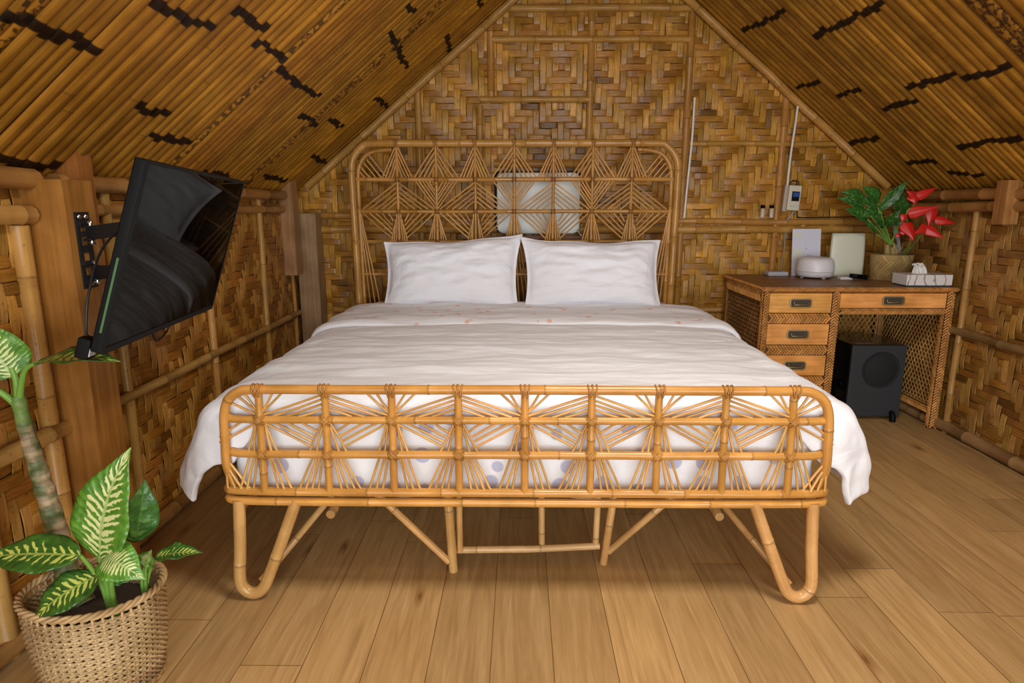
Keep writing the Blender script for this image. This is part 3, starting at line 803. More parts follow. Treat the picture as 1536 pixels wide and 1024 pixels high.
for a,b in (((-tw/2,-.0005,thh/2-.008),(tw/2,.006,thh/2)),((-tw/2,-.0005,-thh/2),(tw/2,.006,-thh/2+.016)),((-tw/2,-.0005,-thh/2+.016),(-tw/2+.008,.006,thh/2-.008)),((tw/2-.008,-.0005,-thh/2+.016),(tw/2,.006,thh/2-.008))): tbox(g,a,b)
g.build('bezel',M['black'],tvt)
g=MB(); tbox(g,(-tw/2-.002,.012,-.18),(-tw/2+.001,.017,-.0)); o=g.build('input_panel',M['greenstrip'],tvt); o['label']='green edged socket strip'
g=MB()
for p in (tv((-.10,.06,-.10)),tv((.10,.06,-.10)),tv((-.10,.06,.12)),tv((.10,.06,.12))): pass
g.box((-.17,.058,-.015),(.17,.072,.015),(1,1,1),0,Matrix.Translation(TC)@TM@Matrix.Translation((0,0,.06)))
g.box((-.17,.058,-.015),(.17,.072,.015),(1,1,1),0,Matrix.Translation(TC)@TM@Matrix.Translation((0,0,-.08)))
g.build('mounting_bar',M['blackm'],tvt)
# bracket on the post
PX=XL+.125
br=thing('wall_bracket','black perforated steel swing arm bracket screwed to the wooden post','bracket',(PX,1.86,1.08))
g=MB()
# plate with slots: built from strips
y0,y1,z0,z1=1.828,1.886,.965,1.185
def px(a,b): g.box((PX+.0005,a[0],a[1]),(PX+.006,b[0],b[1]))
px((y0,z0),(y0+.014,z1)); px((y1-.014,z0),(y1,z1)); 
for a,b in ((z0,z0+.038),(z0+.065,z0+.080),(z0+.105,z0+.125),(z0+.150,z0+.165),(z1-.038,z1)): px((y0+.014,a),(y1-.014,b))
o=g.build('plate',M['blackm'],br)
g=MB()
for (yy,zz) in ((1.843,1.172),(1.871,1.172),(1.857,.978)): g.lathe([(0,.004),(.006,.004),(.0075,0)],(PX+.006,yy,zz),12,M=Matrix.Rotation(R(90),4,'Y'))
g.build('screws',M['steel'],br)
g=MB()
for zz in (1.145,1.13,1.03,1.015): pass
for zc in (1.125,1.01):
    o0=MB(); o0.tube([(PX+.022,1.862,zc-.03),(PX+.022,1.862,zc+.03)],.005,10,(1,1,1)); o0.lathe([(0,.008),(.008,.008),(.009,0)],(PX+.022,1.862,zc+.028),10); o0.lathe([(.009,.008),(.009,0),(0,0)],(PX+.022,1.862,zc-.034),10)
    o0.build('hinge_pin',M['steel'],br)
    a=MB(); e=tv((0,.074,.06 if zc>1.1 else -.08))
    s=V((PX+.016,1.862,zc)); dirn=(e-s); Lh=dirn.length; rot=dirn.to_track_quat('X','Z').to_matrix().to_4x4()
    a.box((0,-.005,-.020),(Lh,.005,.020),(1,1,1),0,Matrix.Translation(s)@rot); a.box((PX+.002,1.850,zc-.022),(PX+.026,1.874,zc-.016)); a.box((PX+.002,1.850,zc+.016),(PX+.026,1.874,zc+.022))
    bevel(a.build('swing_arm',M['blackm'],br),.002)
# cables
def cable(name,pts,r,mat,label,cat,n=8):
    g=MB(); g.tube(pts,r,8,(1,1,1),smoothn=n); o=g.build(name,mat,None,pts[0]); return tag(o,label,cat)
cordpts=([tv((-.20,.065,.10)),tv((-.30,.09,.0)),tv((-.37,.07,-.10)),tv((-.385,.055,-.17)),tv((-.382,.05,-.20))])
g=MB(); g.tube(cordpts,.003,8,(1,1,1),smoothn=8); pc_=g.build('power_cord',M['cable'],tvt)
g=MB(); g.box((-.395,.032,-.255),(-.355,.062,-.205),(1,1,1),0,Matrix.Translation(TC)@TM)
pb=g.build('power_plug',M['black'],tvt); bevel(pb,.004)
g=MB()
for q in (0,1): g.box((-.392+.018*q,.030,-.246),(-.380+.018*q,.033,-.226),(1,1,1),0,Matrix.Translation(TC)@TM)
g.build('plug_prongs',M['grey'],pb)
g=MB(); g.tube([tv((.02,.045,-.20)),tv((.03,.05,-.26)),tv((.10,.055,-.31)),tv((.17,.055,-.29)),tv((.185,.05,-.22)),tv((.18,.045,-.17))],.003,8,(1,1,1),smoothn=8); g.build('hanging_cable',M['cable'],tvt)

# ------------------------------------------------------------------ planter basket
BC=V((-1.072,1.42,0)); bh=.262
bas=thing('wicker_planter','large round wicker basket holding the variegated plants on the floor','basket',BC)
def br_(z): return .122+.023*math.sin(min(1,z/bh)*PI*.55)
def bxy(a,r,z): return V((BC.x+math.cos(a)*r*1.08,BC.y+math.sin(a)*r*.90,z))
NS=46
g=MB()
nr=34
for k in range(nr):
    z=.008+k*(bh-.02)/nr; pts=[]
    for i in range(NS*2+1):
        a=PI*i/NS+(0 if k%2 else PI/NS*1.0); off=.0046*math.cos(NS*a*1.0+(k%2)*PI)
        pts.append(bxy(a,br_(z)+off,z+.0012*math.sin(a*5+k)))
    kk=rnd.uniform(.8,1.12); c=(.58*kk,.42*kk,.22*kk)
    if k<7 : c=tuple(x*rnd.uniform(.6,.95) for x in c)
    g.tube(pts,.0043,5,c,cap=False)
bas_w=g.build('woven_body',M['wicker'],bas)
g=MB()
for i in range(NS):
    a=2*PI*i/NS
    g.tube([bxy(a,br_(z),z) for z in (0,.07,.14,.21,bh-.005)],.0036,5,jit((.68,.50,.28),.12))
g.build('stakes',M['wicker'],bas)
g=MB()
for ph in range(3):
    pts=[]
    for i in range(181):
        a=2*PI*i/180; t=a*15+ph*2*PI/3
        pts.append(bxy(a,br_(bh)+.004+.0055*math.cos(t),bh+.002+.0055*math.sin(t)))
    g.tube(pts,.0050,6,jit((.60,.43,.23),.1),cap=False)
g.build('braided_rim',M['wicker'],bas); g=MB()
for ph in range(2):
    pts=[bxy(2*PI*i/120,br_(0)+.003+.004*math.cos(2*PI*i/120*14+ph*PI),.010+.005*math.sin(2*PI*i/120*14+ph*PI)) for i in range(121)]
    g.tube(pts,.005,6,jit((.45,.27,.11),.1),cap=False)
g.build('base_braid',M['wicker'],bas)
g=MB()
g.grid(lambda u,v: bxy(2*PI*u,(br_(.2)-.008)*v,.195+.006*noise.noise(V((u*9,v*9,0)))+.012*(1-v)),40,8)
o=g.build('soil',M['soil'],bas); 

# ------------------------------------------------------------------ leaves
def leafmesh(g,b,t,w,nrm,arch=.0,fold=.15,wave=.004,sh=.75,twist=0,curl=0,seed=0,nu=10,nv=20,bow=None,point=0):
    b,t,nrm=V(b),V(t),V(nrm).normalized(); d=(t-b); L=d.length; dn=d/L
    nrm=(nrm-dn*nrm.dot(dn)).normalized(); side=dn.cross(nrm)
    bow=V(bow) if bow else V((0,0,0))
    def fn(u,v):
        a=2*u-1; s=max(0,math.sin(PI*min(1,v**sh)))**.85
        if v>.7: s*=1-.35*((v-.7)/.3)
        if point: s*=(1-v)**.45*1.15
        c=math.cos(twist*v); q=math.sin(twist*v); sd=side*c+nrm*q; nn=nrm*c-side*q
        hw=w/2*max(s,.02)
        return b+d*v+nrm*(arch*4*v*(1-v))-nrm*curl*v**3+bow*(4*v*(1-v))+sd*a*hw+nn*(fold*abs(a)*hw+wave*math.sin(v*17+seed)*abs(a)**1.5*s)
    g.grid(fn,nu,nv)
def stalk(g,pts,r0,r1):
    g.tube(pts,lambda t:r0+(r1-r0)*t,8,(1,1,1),smoothn=4)
def leafpart(parent,name,mat,*a,**k):
    g=MB(); leafmesh(g,*a,**k); o=g.build(name,mat,parent)
    m=o.modifiers.new('Solid','SOLIDIFY'); m.thickness=.0012
    return o
tp=thing('dumb_cane_plant','tall variegated dumb cane with a thick ringed trunk, leaning to the left wall','plant',(-1.135,1.45,.19))
g=MB(); tpts=[V(p) for p in ((-1.125,1.445,.19),(-1.165,1.465,.245),(-1.205,1.495,.40),(-1.228,1.50,.54),(-1.244,1.50,.66),(-1.250,1.50,.74))]
tpts=catmull(tpts,5)
def tr(t): return .031*(1-t)+.0155*t + .0016*math.sin(t*60)
nT=len(tpts)
g.tube(tpts,tr,14,(1,1,1))
g.c=[((1 if i//14<nT*.80 else 0.15),)*3 for i in range(len(g.v))]
g.build('trunk',M['trunk'],tp)
top=tpts[-1]
g=MB(); stalk(g,[top-V((0,0,.02)),V((-1.243,1.495,.78)),V((-1.246,1.49,.815))],.011,.006); g.build('petiole',M['stalk'],tp)
g=MB(); stalk(g,[top-V((0,0,.02)),V((-1.225,1.49,.78)),V((-1.20,1.48,.815)),V((-1.165,1.475,.832))],.010,.004); g.build('petiole',M['stalk'],tp)
g=MB(); stalk(g,[top-V((0,0,.03)),V((-1.275,1.48,.755)),V((-1.32,1.45,.80))],.010,.005); g.build('petiole',M['stalk'],tp)
leafpart(tp,'leaf',M['leaf'],(-1.246,1.49,.79),(-1.285,1.44,.945),.13,(.35,-.9,.35),arch=-.008,fold=.1,sh=.62,seed=1)
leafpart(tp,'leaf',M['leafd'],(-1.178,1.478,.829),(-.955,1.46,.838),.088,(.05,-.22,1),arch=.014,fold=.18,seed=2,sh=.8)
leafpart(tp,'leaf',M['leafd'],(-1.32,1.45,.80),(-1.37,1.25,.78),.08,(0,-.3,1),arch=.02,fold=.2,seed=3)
sp=thing('dumb_cane_plant','small variegated dumb cane sprouting low in the wicker basket, with one big upright leaf','plant',(-1.005,1.39,.2))
root=V((-1.005,1.385,.205))
def pet(*pts,r=(.0075,.0035)):
    g=MB(); stalk(g,[V(p) for p in pts],*r); g.build('petiole',M['stalk'],sp)
pet(root,(-1.005,1.375,.30),(-1.005,1.365,.385),r=(.012,.005))
pet(root+V((.004,0,0)),(-.990,1.37,.30),(-.978,1.36,.385),r=(.009,.004))
pet(root+V((-.004,0,0)),(-1.015,1.37,.31),(-1.035,1.345,.395),r=(.009,.004))
pet((-.945,1.43,.20),(-.935,1.415,.28),(-.915,1.40,.355),r=(.006,.003)); pet((-.94,1.43,.20),(-.945,1.415,.27),(-.93,1.41,.325),r=(.006,.003)); pet((-.955,1.43,.20),(-.93,1.42,.29),(-.90,1.41,.35),r=(.005,.003))
leafpart(sp,'leaf',M['leaf'],(-1.003,1.362,.375),(-.917,1.375,.648),.150,(-.12,-1,.15),arch=.006,fold=.14,sh=.66,seed=4,bow=(-.012,0,0),curl=.02)
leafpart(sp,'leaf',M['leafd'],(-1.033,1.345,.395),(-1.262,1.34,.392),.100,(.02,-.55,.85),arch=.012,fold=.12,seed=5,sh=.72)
leafpart(sp,'leaf',M['leaf'],(-.985,1.36,.388),(-.868,1.315,.352),.095,(.1,-.75,.72),arch=.028,fold=.1,seed=6,sh=.7)
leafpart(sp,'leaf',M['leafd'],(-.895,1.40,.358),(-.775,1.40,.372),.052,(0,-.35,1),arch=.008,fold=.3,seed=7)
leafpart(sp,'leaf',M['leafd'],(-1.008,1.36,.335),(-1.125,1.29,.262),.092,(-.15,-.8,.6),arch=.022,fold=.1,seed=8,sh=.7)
leafpart(sp,'leaf',M['leafg'],(-.965,1.44,.375),(-.925,1.45,.54),.085,(.6,-.7,.1),arch=.01,fold=.2,seed=9)
leafpart(sp,'leaf',M['leafg'],(-.985,1.385,.31),(-.925,1.37,.325),.045,(0,-.6,.8),arch=.008,fold=.1,seed=10)
leafpart(sp,'leaf',M['leaf'],(-.93,1.41,.325),(-.90,1.40,.378),.045,(0,-.9,.3),arch=.004,fold=.1,seed=12)

# ------------------------------------------------------------------ desk
DX0,DX1,DY0,DY1,DZ=1.295,2.300,3.35,3.99,.785
dk=thing('rattan_desk','rattan desk with herringbone bound frame, four wooden drawers in sight and a knee space','desk',((DX0+DX1)/2,(DY0+DY1)/2,0))
DB=(.13,.05,.015)
def braid(g,p0,p1,side,nrm,w,pitch=.016,c=(.74,.36,.10)):
    p0,p1,side,nrm=V(p0),V(p1),V(side).normalized(),V(nrm).normalized(); d=p1-p0; L=d.length; d/=L; n=int(L/pitch)
    for k in range(n):
        s=k*pitch
        for h in (-1,1):
            cc=jit(c,.22,.06); q=[]
            for (a,b) in ((0,0),(0,1),(1,1),(1,0)):
                # slant: strips meet at the middle line in a V
                off=h*w/2*b; q.append(p0+d*(s+a*pitch*.74+(1-b)*pitch*1.2)+side*off+nrm*(.0006+.0030*(1 if 0<a<2 else 0)*(0.3 if b else 1)))
            m=[(q[0]+q[3])/2+nrm*.0040,(q[1]+q[2])/2+nrm*.0036]
            vs=[q[0],q[1],m[1],m[0],q[3],q[2]]
            fs=[(0,1,2,3),(3,2,5,4)]
            v=(vs[1]-vs[0]).cross(vs[2]-vs[1])
            if v.dot(nrm)<0: fs=[tuple(reversed(f)) for f in fs]
            g.add(vs,fs,cc,[(0,0),(0,w),(.003,w),(.003,0),(.006,0),(.006,w)])
def bound(name,a,b,axis,faces=('f',),w=None):
    """a bar of the frame with braid on its front (and other) faces"""
    g=MB(); g.box(a,b,DB)
    a,b=V(a),V(b); cen=(a+b)/2
    for f in faces:
        if f=='f': nrm=V((0,-1,0)); fix=V((0,a.y,0)); 
        elif f=='l': nrm=V((-1,0,0)); fix=V((a.x,0,0))
        elif f=='r': nrm=V((1,0,0)); fix=V((b.x,0,0))
        ax=V((0,0,0)); ax[axis]=1; side=ax.cross(nrm)
        p0=cen.copy(); p1=cen.copy(); p0[axis]=a[axis]; p1[axis]=b[axis]
        i=1 if f=='f' else 0
        p0[i]=p1[i]=(a[i] if f in 'fl' else b[i])
        wd=abs(side.dot(b-a)); rows=max(1,round(wd/.045))
        for r_ in range(rows):
            o=side*(wd*((r_+.5)/rows-.5))
            braid(g,p0+o,p1+o,side,nrm,wd/rows*.97)
    return g.build(name,M['wicker'],dk)
# top
g=MB(); g.boxuv((DX0-.012,DY0-.004,DZ-.022),(DX1+.012,DY1+.01,DZ),(.28,.13,.05),0,0); o=g.build('desk_top',M['wood'],dk)
g=MB(); braid(g,(DX0-.012,DY0-.0045,DZ-.011),(DX1+.012,DY0-.0045,DZ-.011),(0,0,1),(0,-1,0),.022); braid(g,(DX0-.0125,DY1,DZ-.011),(DX0-.0125,DY0,DZ-.011),(0,0,1),(-1,0,0),.022)
g.build('edge_braid',M['wicker'],dk)
pz=DZ-.022
bound('leg',(DX0,DY0,0),(DX0+.030,DY0+.035,pz),2,('f','l')); bound('leg',(1.658,DY0,0),(1.698,DY0+.035,pz),2,('f','r'))
bound('leg',(DX1-.040,DY0,0),(DX1,DY0+.035,pz),2,('f','l'))
for x in (DX0,DX1-.04): 
    g=MB(); g.boxuv((x,DY1-.035,0),(x+.035,DY1,pz),(.40,.21,.07),0,2); g.build('leg',M['wood'],dk)
g=MB(); g.boxuv((1.658,DY1-.035,0),(1.698,DY1,pz),(.40,.21,.07),0,2); g.build('leg',M['wood'],dk)
xa,xb=DX0+.030,1.658
rows=[(.645,.755),(.472,.590),(.300,.418),(.128,.246)]
for z0,z1 in ((.755,pz),(.590,.645),(.418,.472),(.246,.300),(.07,.128)): bound('rail',(xa,DY0+.002,z0),(xb,DY0+.03,z1),0)
bound('rail',(1.698,DY0+.002,.755),(DX1-.04,DY0+.03,pz),0); bound('rail',(1.698,DY0+.002,.640),(DX1-.04,DY0+.03,.672),0)
def drawer(x0,x1,z0,z1,hx=None):
    g=MB(); g.boxuv((x0+.003,DY0+.001,z0+.003),(x1-.003,DY0+.30,z1-.003),jit((.84,.40,.11),.04),0,0)
    d=g.build('drawer',M['drawer'],dk); bevel(d,.003)
    hx=(x0+x1)/2 if hx is None else hx; hz=(z0+z1)/2
    g=MB(); w,h=.060,.025
    # rounded plate with a raised rim, sunk middle and a square bail
    def rr(wx,hz_,r,y):
        return [V((hx+sx*(wx-r)+r*math.cos(a),y,hz+sz*(hz_-r)+r*math.sin(a))) for sx,sz,a0 in ((1,1,0),(-1,1,PI/2),(-1,-1,PI),(1,-1,1.5*PI)) for a in [a0+PI/2*q/4 for q in range(5)]]
    lo=[rr(w,h,.016,DY0+.001),rr(w,h,.016,DY0-.004),rr(w-.008,h-.006,.009,DY0-.0045),rr(w-.010,h-.008,.008,DY0+.0008)]
    vs=sum(lo,[]); n=20; fs=[]
    for k in range(3):
        for i in range(n): fs.append((k*n+i,(k+1)*n+i,(k+1)*n+(i+1)%n,k*n+(i+1)%n))
    g.add(vs,fs); g.add(lo[3],[tuple(reversed(range(n)))],(1,1,1),None,1)
    g.tube([(hx-.036,DY0-.004,hz+.006),(hx-.036,DY0-.012,hz-.008),(hx+.036,DY0-.012,hz-.008),(hx+.036,DY0-.004,hz+.004)],.0033,8)
    g.build('handle',[M['brass'],M['brassd']],d)
for z0,z1 in rows: drawer(xa,xb,z0,z1)
drawer(1.698,DX1-.04,.672,.755)
def lattice(name,o,U,W,nu,nv,d=.034,r=.0034,c=(.60,.34,.11)):
    o,U,W=V(o),V(U),V(W); g=MB(); N=U.cross(W)
    def clip(p,q):
        # Liang-Barsky in the rectangle
        t0,t1=0,1; dx,dy=q[0]-p[0],q[1]-p[1]
        for pp,qq in ((-dx,p[0]),(dx,nu-p[0]),(-dy,p[1]),(dy,nv-p[1])):
            if abs(pp)<1e-9:
                if qq<0: return None
            else:
                t=qq/pp
                if pp<0: t0=max(t0,t)
                else: t1=min(t1,t)
        if t0>=t1: return None
        return (p[0]+dx*t0,p[1]+dy*t0),(p[0]+dx*t1,p[1]+dy*t1)
    sl=1.6; k=-nv/sl
    while k<nu+nv/sl:
        for s in (1,-1):
            L_=clip((k,0),(k+s*nv/sl,nv))
            if L_ and math.hypot(L_[0][0]-L_[1][0],L_[0][1]-L_[1][1])>.01:
                g.tube([o+U*L_[0][0]+W*L_[0][1]+N*s*.0015,o+U*L_[1][0]+W*L_[1][1]+N*s*.0015],r,5,jit(c,.2))
        k+=d
    for q in (0,.5,1): pass
    g.tube([o,o+U*nu],.005,6,c); g.tube([o+W*nv,o+U*nu+W*nv],.005,6,c); g.tube([o,o+W*nv],.005,6,c); g.tube([o+U*nu,o+U*nu+W*nv],.005,6,c)
    return g.build(name,M['wicker'],dk)
lattice('lattice_panel',(DX0+.012,DY0+.04,.10),(0,1,0),(0,0,1),DY1-DY0-.08,pz-.16,.030,c=(.36,.18,.06))
g=MB(); g.box((DX0+.02,DY0+.035,.06),(DX0+.028,DY1-.035,pz),(.16,.08,.03)); g.build('cabinet_side',M['wicker'],dk)
g=MB(); g.box((1.664,DY0+.035,.06),(1.680,DY1-.035,pz),(.16,.08,.03)); g.build('cabinet_side',M['wicker'],dk)
bound('rail',(DX0,DY0+.035,pz-.06),(DX0+.02,DY1-.035,pz),1,('l',)); bound('rail',(DX0,DY0+.035,.04),(DX0+.02,DY1-.035,.10),1,('l',))
lattice('lattice_panel',(1.70,DY1-.02,.12),(1,0,0),(0,0,1),DX1-.04-1.70,pz-.14,.030)
lattice('lattice_panel',(DX1-.018,DY0+.04,.12),(0,1,0),(0,0,1),DY1-DY0-.08,pz-.14,.030)
bound('rail',(DX1-.035,DY0+.035,.08),(DX1-.005,DY1-.035,.12),1,('l',)); g=MB(); g.box((1.70,DY1-.03,.08),(DX1-.04,DY1-.01,.12),DB); g.build('rail',M['wicker'],dk)

# ------------------------------------------------------------------ subwoofer
SX0,SX1,SY0,SY1,SZ0,SZ1=1.872,2.176,3.50,3.84,.022,.440
sw=thing('subwoofer_speaker','black box loudspeaker with round grille standing on the floor under the desk','speaker',((SX0+SX1)/2,(SY0+SY1)/2,0))
g=MB(); g.box((SX0,SY0+.012,SZ0),(SX1,SY1,SZ1)); bevel(g.build('cabinet',simple('gloss_black',(.006,.006,.006),.12),sw),.004)
g=MB(); g.box((SX0,SY0-.006,SZ0),(SX1,SY0+.0115,SZ1)); bevel(g.build('front_baffle',simple('charcoal_front',(.022,.024,.027),.55),sw),.005)
g=MB(); cx,cz=2.042,.298; Mx=Matrix.Rotation(R(90),4,'X')
g.lathe([(.105,0),(.105,.003),(.100,.007),(.097,.003),(.085,.008),(.045,.016),(0,.018)],(cx,SY0-.006,cz),48,M=Mx)
g.build('round_grille',simple('black_cloth_grille',(.006,.006,.007),.8),sw)
for x in (SX0+.035,SX1-.045):
    g=MB(); g.tube([(x,SY0-.028,0),(x,SY0-.026,.030),(x,SY0-.012,.047),(x,SY0+.002,.040)],lambda t:.017-.004*t,12,smoothn=4); g.build('foot',M['black'],sw)
for x in (SX0+.03,SX1-.03):
    g=MB(); g.tube([(x,SY1-.04,0),(x,SY1-.04,.024)],.014,12); g.build('foot',M['black'],sw)
Ml=Matrix.Rotation(R(-90),4,'Y')
g=MB(); g.lathe([(.030,0),(.030,.006),(.024,.010),(.010,.014),(0,.015)],(SX0,SY0+.10,.19),24,M=Ml); g.build('round_knob',M['screen'],sw)
for zc in (.33,.40,.27):
    g=MB(); g.lathe([(.014,0),(.016,.003),(.013,.004),(.009,.001),(0,.001)],(SX0,SY0+.10,zc),20,M=Ml); g.build('side_socket',M['black'],sw)
g=MB(); g.box((SX0+.04,SY0+.04,SZ1),(SX0+.14,SY0+.11,SZ1+.0012)); o=g.build('sticker',simple('brown_sticker',(.20,.12,.08),.6),sw)

# ------------------------------------------------------------------ things on the desk
T=DZ
# diffuser
dc=V((1.757,3.80,T))
df=thing('aroma_diffuser','round white aroma diffuser with a domed lid on the desk','diffuser',dc)
prof=[(.0,.010),(.092,.010),(.103,.020),(.106,.042)]
g=MB(); g.lathe(prof,dc,40); g.build('base',M['white'],df)
g=MB(); g.lathe([(.106,.0435),(.106,.075),(.101,.103),(.090,.117),(.070,.124),(.02,.126),(0,.126)],dc,40); g.build('lid',M['white'],df)
for a in range(3):
    g=MB(); g.lathe([(0,0),(.010,0),(.011,.011)],dc+V((.07*math.cos(a*2.1-1.2),.07*math.sin(a*2.1-1.2),0)),12); g.build('foot',M['white'],df)
for a in (-.25,.15):
    g=MB(); p=dc+V((.105*math.sin(a),-.105*math.cos(a),.026)); g.lathe([(.003,0),(.003,.002),(0,.0022)],p,8,M=Matrix.Rotation(R(90),4,'X')); g.build('button',M['grey'],df)
# tray / mat
g=MB(); g.lathe([(0,0),(.15,0),(.155,.003),(.15,.004),(0,.004)],(1.78,3.79,T),40,(.35,.2,.09)); 
# card stand
g=MB(); Mt=Matrix.Translation((1.762,3.93,T))@Matrix.Rotation(R(-8),4,'X')@Matrix.Rotation(R(-3),4,'Z')
g.box((-.085,-.002,0),(.085,.002,.285),(1,1,1),0,Mt)
cs_=g.build('card_stand',simple('pale_lilac_card',(.66,.66,.76),.25),None,(1.762,3.93,T)); tag(cs_,'upright pale lilac card stand behind the white diffuser, left of the cream panel','card stand')
g=MB(); g.box((-.075,-.0026,.235),(-.03,-.0021,.262),(1,1,1),0,Mt); g.box((-.075,-.0026,.10),(-.025,-.0021,.16),(1,1,1),0,Mt); g.build('printed_patch',simple('pale_yellow_print',(.66,.68,.55),.4),cs_)
g=MB()
for (x,z,r_) in ((.0,.165,.005),(-.004,.195,.003),(.012,.12,.006),(.02,.12,.005)): g.box((x-r_,-.0026,z-r_),(x+r_,-.0021,z+r_),(1,1,1),0,Mt)
g.build('printed_mark',M['grey'],cs_)
# cream panel: slightly bowed slab
g=MB(); pc=V((1.972,3.86,T))
def pan(sg):
    def fn(u,v):
        a=2*u-1; wv=.098-.006*v+.004*math.sin(v*PI); x=a*wv-.006*(1-v)*0+.004*v*a; 
        cx_=1-.06*max(0,abs(a)-.9)*(1 if v<.05 or v>.95 else 0)
        return (pc.x+x*cx_+.004*v,pc.y+sg*.007+.035*v*.6-.012*(1-a*a)*.9,pc.z+.002+v*.258)
    return fn
g.grid(pan(-1),16,12); n=len(g.v); g.grid(pan(1),16,12); k=len(g.f)//2
for i in range(k,len(g.f)): g.f[i]=list(reversed(g.f[i]))
ring=[i for i in range(17)]+[17*j+16 for j in range(1,13)]+[17*12+i for i in range(15,-1,-1)]+[17*j for j in range(11,0,-1)]
for i in range(len(ring)):
    a,b=ring[i],ring[(i+1)%len(ring)]; g.f.append([b,a,a+n,b+n]); g.mi.append(0); g.sm.append(False)
tag(g.build('router',M['cream'],None,pc),'tall glossy cream coloured router panel standing on the desk','router')
# white box + black band
g=MB(); g.box((1.865,3.70,T),(1.935,3.745,T+.014)); o=g.build('adapter',M['white'],None,(1.9,3.72,T)); bevel(o,.003); tag(o,'little flat white adapter on the desk between diffuser and black band','adapter')
bb=thing('wrist_band','black looped band lying on the desk before the cream panel','band',(1.965,3.70,T))
g=MB()
def band(u,v):
    a=2*PI*u; return (1.968+.052*math.cos(a),3.70+.030*math.sin(a),T+.001+.024*v+.006*math.cos(a+2.6)+.006)
g.grid(band,36,3,closeu=True); o=g.build('strap',M['black'],bb); m=o.modifiers.new('S','SOLIDIFY'); m.thickness=.004
g=MB(); g.box((1.945,3.664,T+.012),(1.975,3.671,T+.034)); bevel(g.build('clasp',M['screen'],bb),.002)
# small mat (flat brown)
g=MB(); g.box((1.64,3.66,T),(1.93,3.69,T+.002)); 
# dock
dd=thing('charger_dock','grey charger dock at the back left of the desk','charger',(1.578,3.925,T))
g=MB(); g.box((1.515,3.88,T),(1.640,3.97,T+.028)); bevel(g.build('body',M['grey'],dd),.008)
g=MB(); g.tube([(1.62,3.965,T+.02),(1.64,4.0,T+.05),(1.655,4.02,T+.15),(1.655,4.025,T+.28)],.003,6,smoothn=5); g.build('cord',M['gcable'],dd)
# pot with orchid and red flowers
pc=V((2.180,3.76,T))
pot=thing('woven_pot','woven palm-leaf pot on the desk holding the orchid plant','pot',pc)
g=MB()
NP=34; hp=.142
def pr(z): return .100+.010*(z/hp)
for s in (1,-1):
    for k in range(NP):
        vs=[];uv=[]; n=10
        for i in range(n+1):
            z=hp*i/n; a=2*PI*k/NP+s*z*7.5
            for q in (-1,1):
                aa=a+q*.073; rr_=pr(z)+.0022*math.sin(NP*(a-s*z*0)*.5*1+ s*z*255+k*PI)*1.0+(.001 if s>0 else 0)
                vs.append((pc.x+rr_*math.cos(aa),pc.y+rr_*math.sin(aa),pc.z+z)); uv.append((q*.008+k,z+k))
        fs=[(2*i,2*i+1,2*i+3,2*i+2) for i in range(n)]
        g.add(vs,fs,jit((.50,.35,.14),.2,.05),uv)
g.build('woven_body',M['wicker'],pot)
g=MB(); g.lathe([(0,.002),(.097,.002),(.106,hp-.002),(.112,hp),(.112,hp+.004),(.103,hp+.004),(.098,hp-.03),(0,hp-.03)],pc,34,(.33,.22,.09)); g.build('liner',M['wicker'],pot)
# orchid
def P(x,z,y=3.74): return V((x,y,z))
oc=thing('orchid_plant','leafy green orchid without blooms growing in the woven pot','plant',(2.16,3.75,T+.115))
g=MB()
for (dx,dy,h,r_) in ((-.01,0,.09,.022),(.022,.01,.10,.018),(.004,-.02,.075,.016)):
    g.tube([(2.165+dx,3.755+dy,T+.11),(2.163+dx*1.6,3.755+dy,T+.11+h*.5),(2.155+dx*1.2,3.755+dy,T+.11+h)],lambda t:r_*(1-.65*t)*(1+.25*math.sin(PI*t)),12,(.45,.34,.14),smoothn=5)
g.build('pseudobulb',M['wicker'],oc)
c0=V((2.150,3.755,T+.20))
OL=[((1.986, 1.235), (1.836, 1.284), 0.067), ((2.052, 1.198), (1.947, 1.243), 0.063), ((1.975, 1.198), (1.816, 1.254), 0.051), ((2.006, 1.13), (1.846, 1.19), 0.075), ((2.06, 1.22), (1.962, 1.314), 0.083), ((2.062, 1.175), (2.177, 1.343), 0.059), ((2.058, 1.179), (1.949, 1.149), 0.049), ((2.183, 1.122), (2.145, 1.292), 0.09), ((2.164, 1.092), (2.195, 1.16), 0.067), ((2.108, 1.08), (2.021, 1.164), 0.059), ((2.101, 1.092), (2.139, 1.183), 0.051), ((2.066, 1.046), (1.99, 1.124), 0.03), ((2.202, 1.16), (2.255, 1.207), 0.02)]
for i,(b_,t_,w) in enumerate(OL):
    yb_=3.745+rnd.uniform(-.015,.015); yt=3.70+rnd.uniform(-.05,.05)
    leafpart(oc,'leaf',M['leafg'],(b_[0],yb_,b_[1]),(t_[0],yt,t_[1]),w*1.15,(.1,-1,.45),arch=.012,fold=.22,seed=i,sh=.85,nu=8,nv=14,curl=.01)
    g=MB(); g.tube([(2.158+rnd.uniform(-.01,.01),3.75,.985),((b_[0]+2.158)/2,yb_,(b_[1]+.985)/2+.004),(b_[0],yb_,b_[1])],.004,6,smoothn=3); g.build('leaf_stalk',M['stalk'],oc)
g=MB()
for k in range(5): g.tube([(2.15+.01*k,3.76,T+.12),(2.13+.03*k,3.75,T+.17),(2.12+.035*k,3.74,T+.21)],.003,6,(.40,.30,.12),smoothn=3)
g.build('dry_sheath',M['wicker'],oc)
rf=thing('red_flower_stem','red pointed artificial flowers on thin stems beside the green orchid','flower',(2.20,3.72,T+.115))
def yv(x,z,y=3.60): return (x*y/3.9,y,1.2+(z-1.2)*y/3.9)
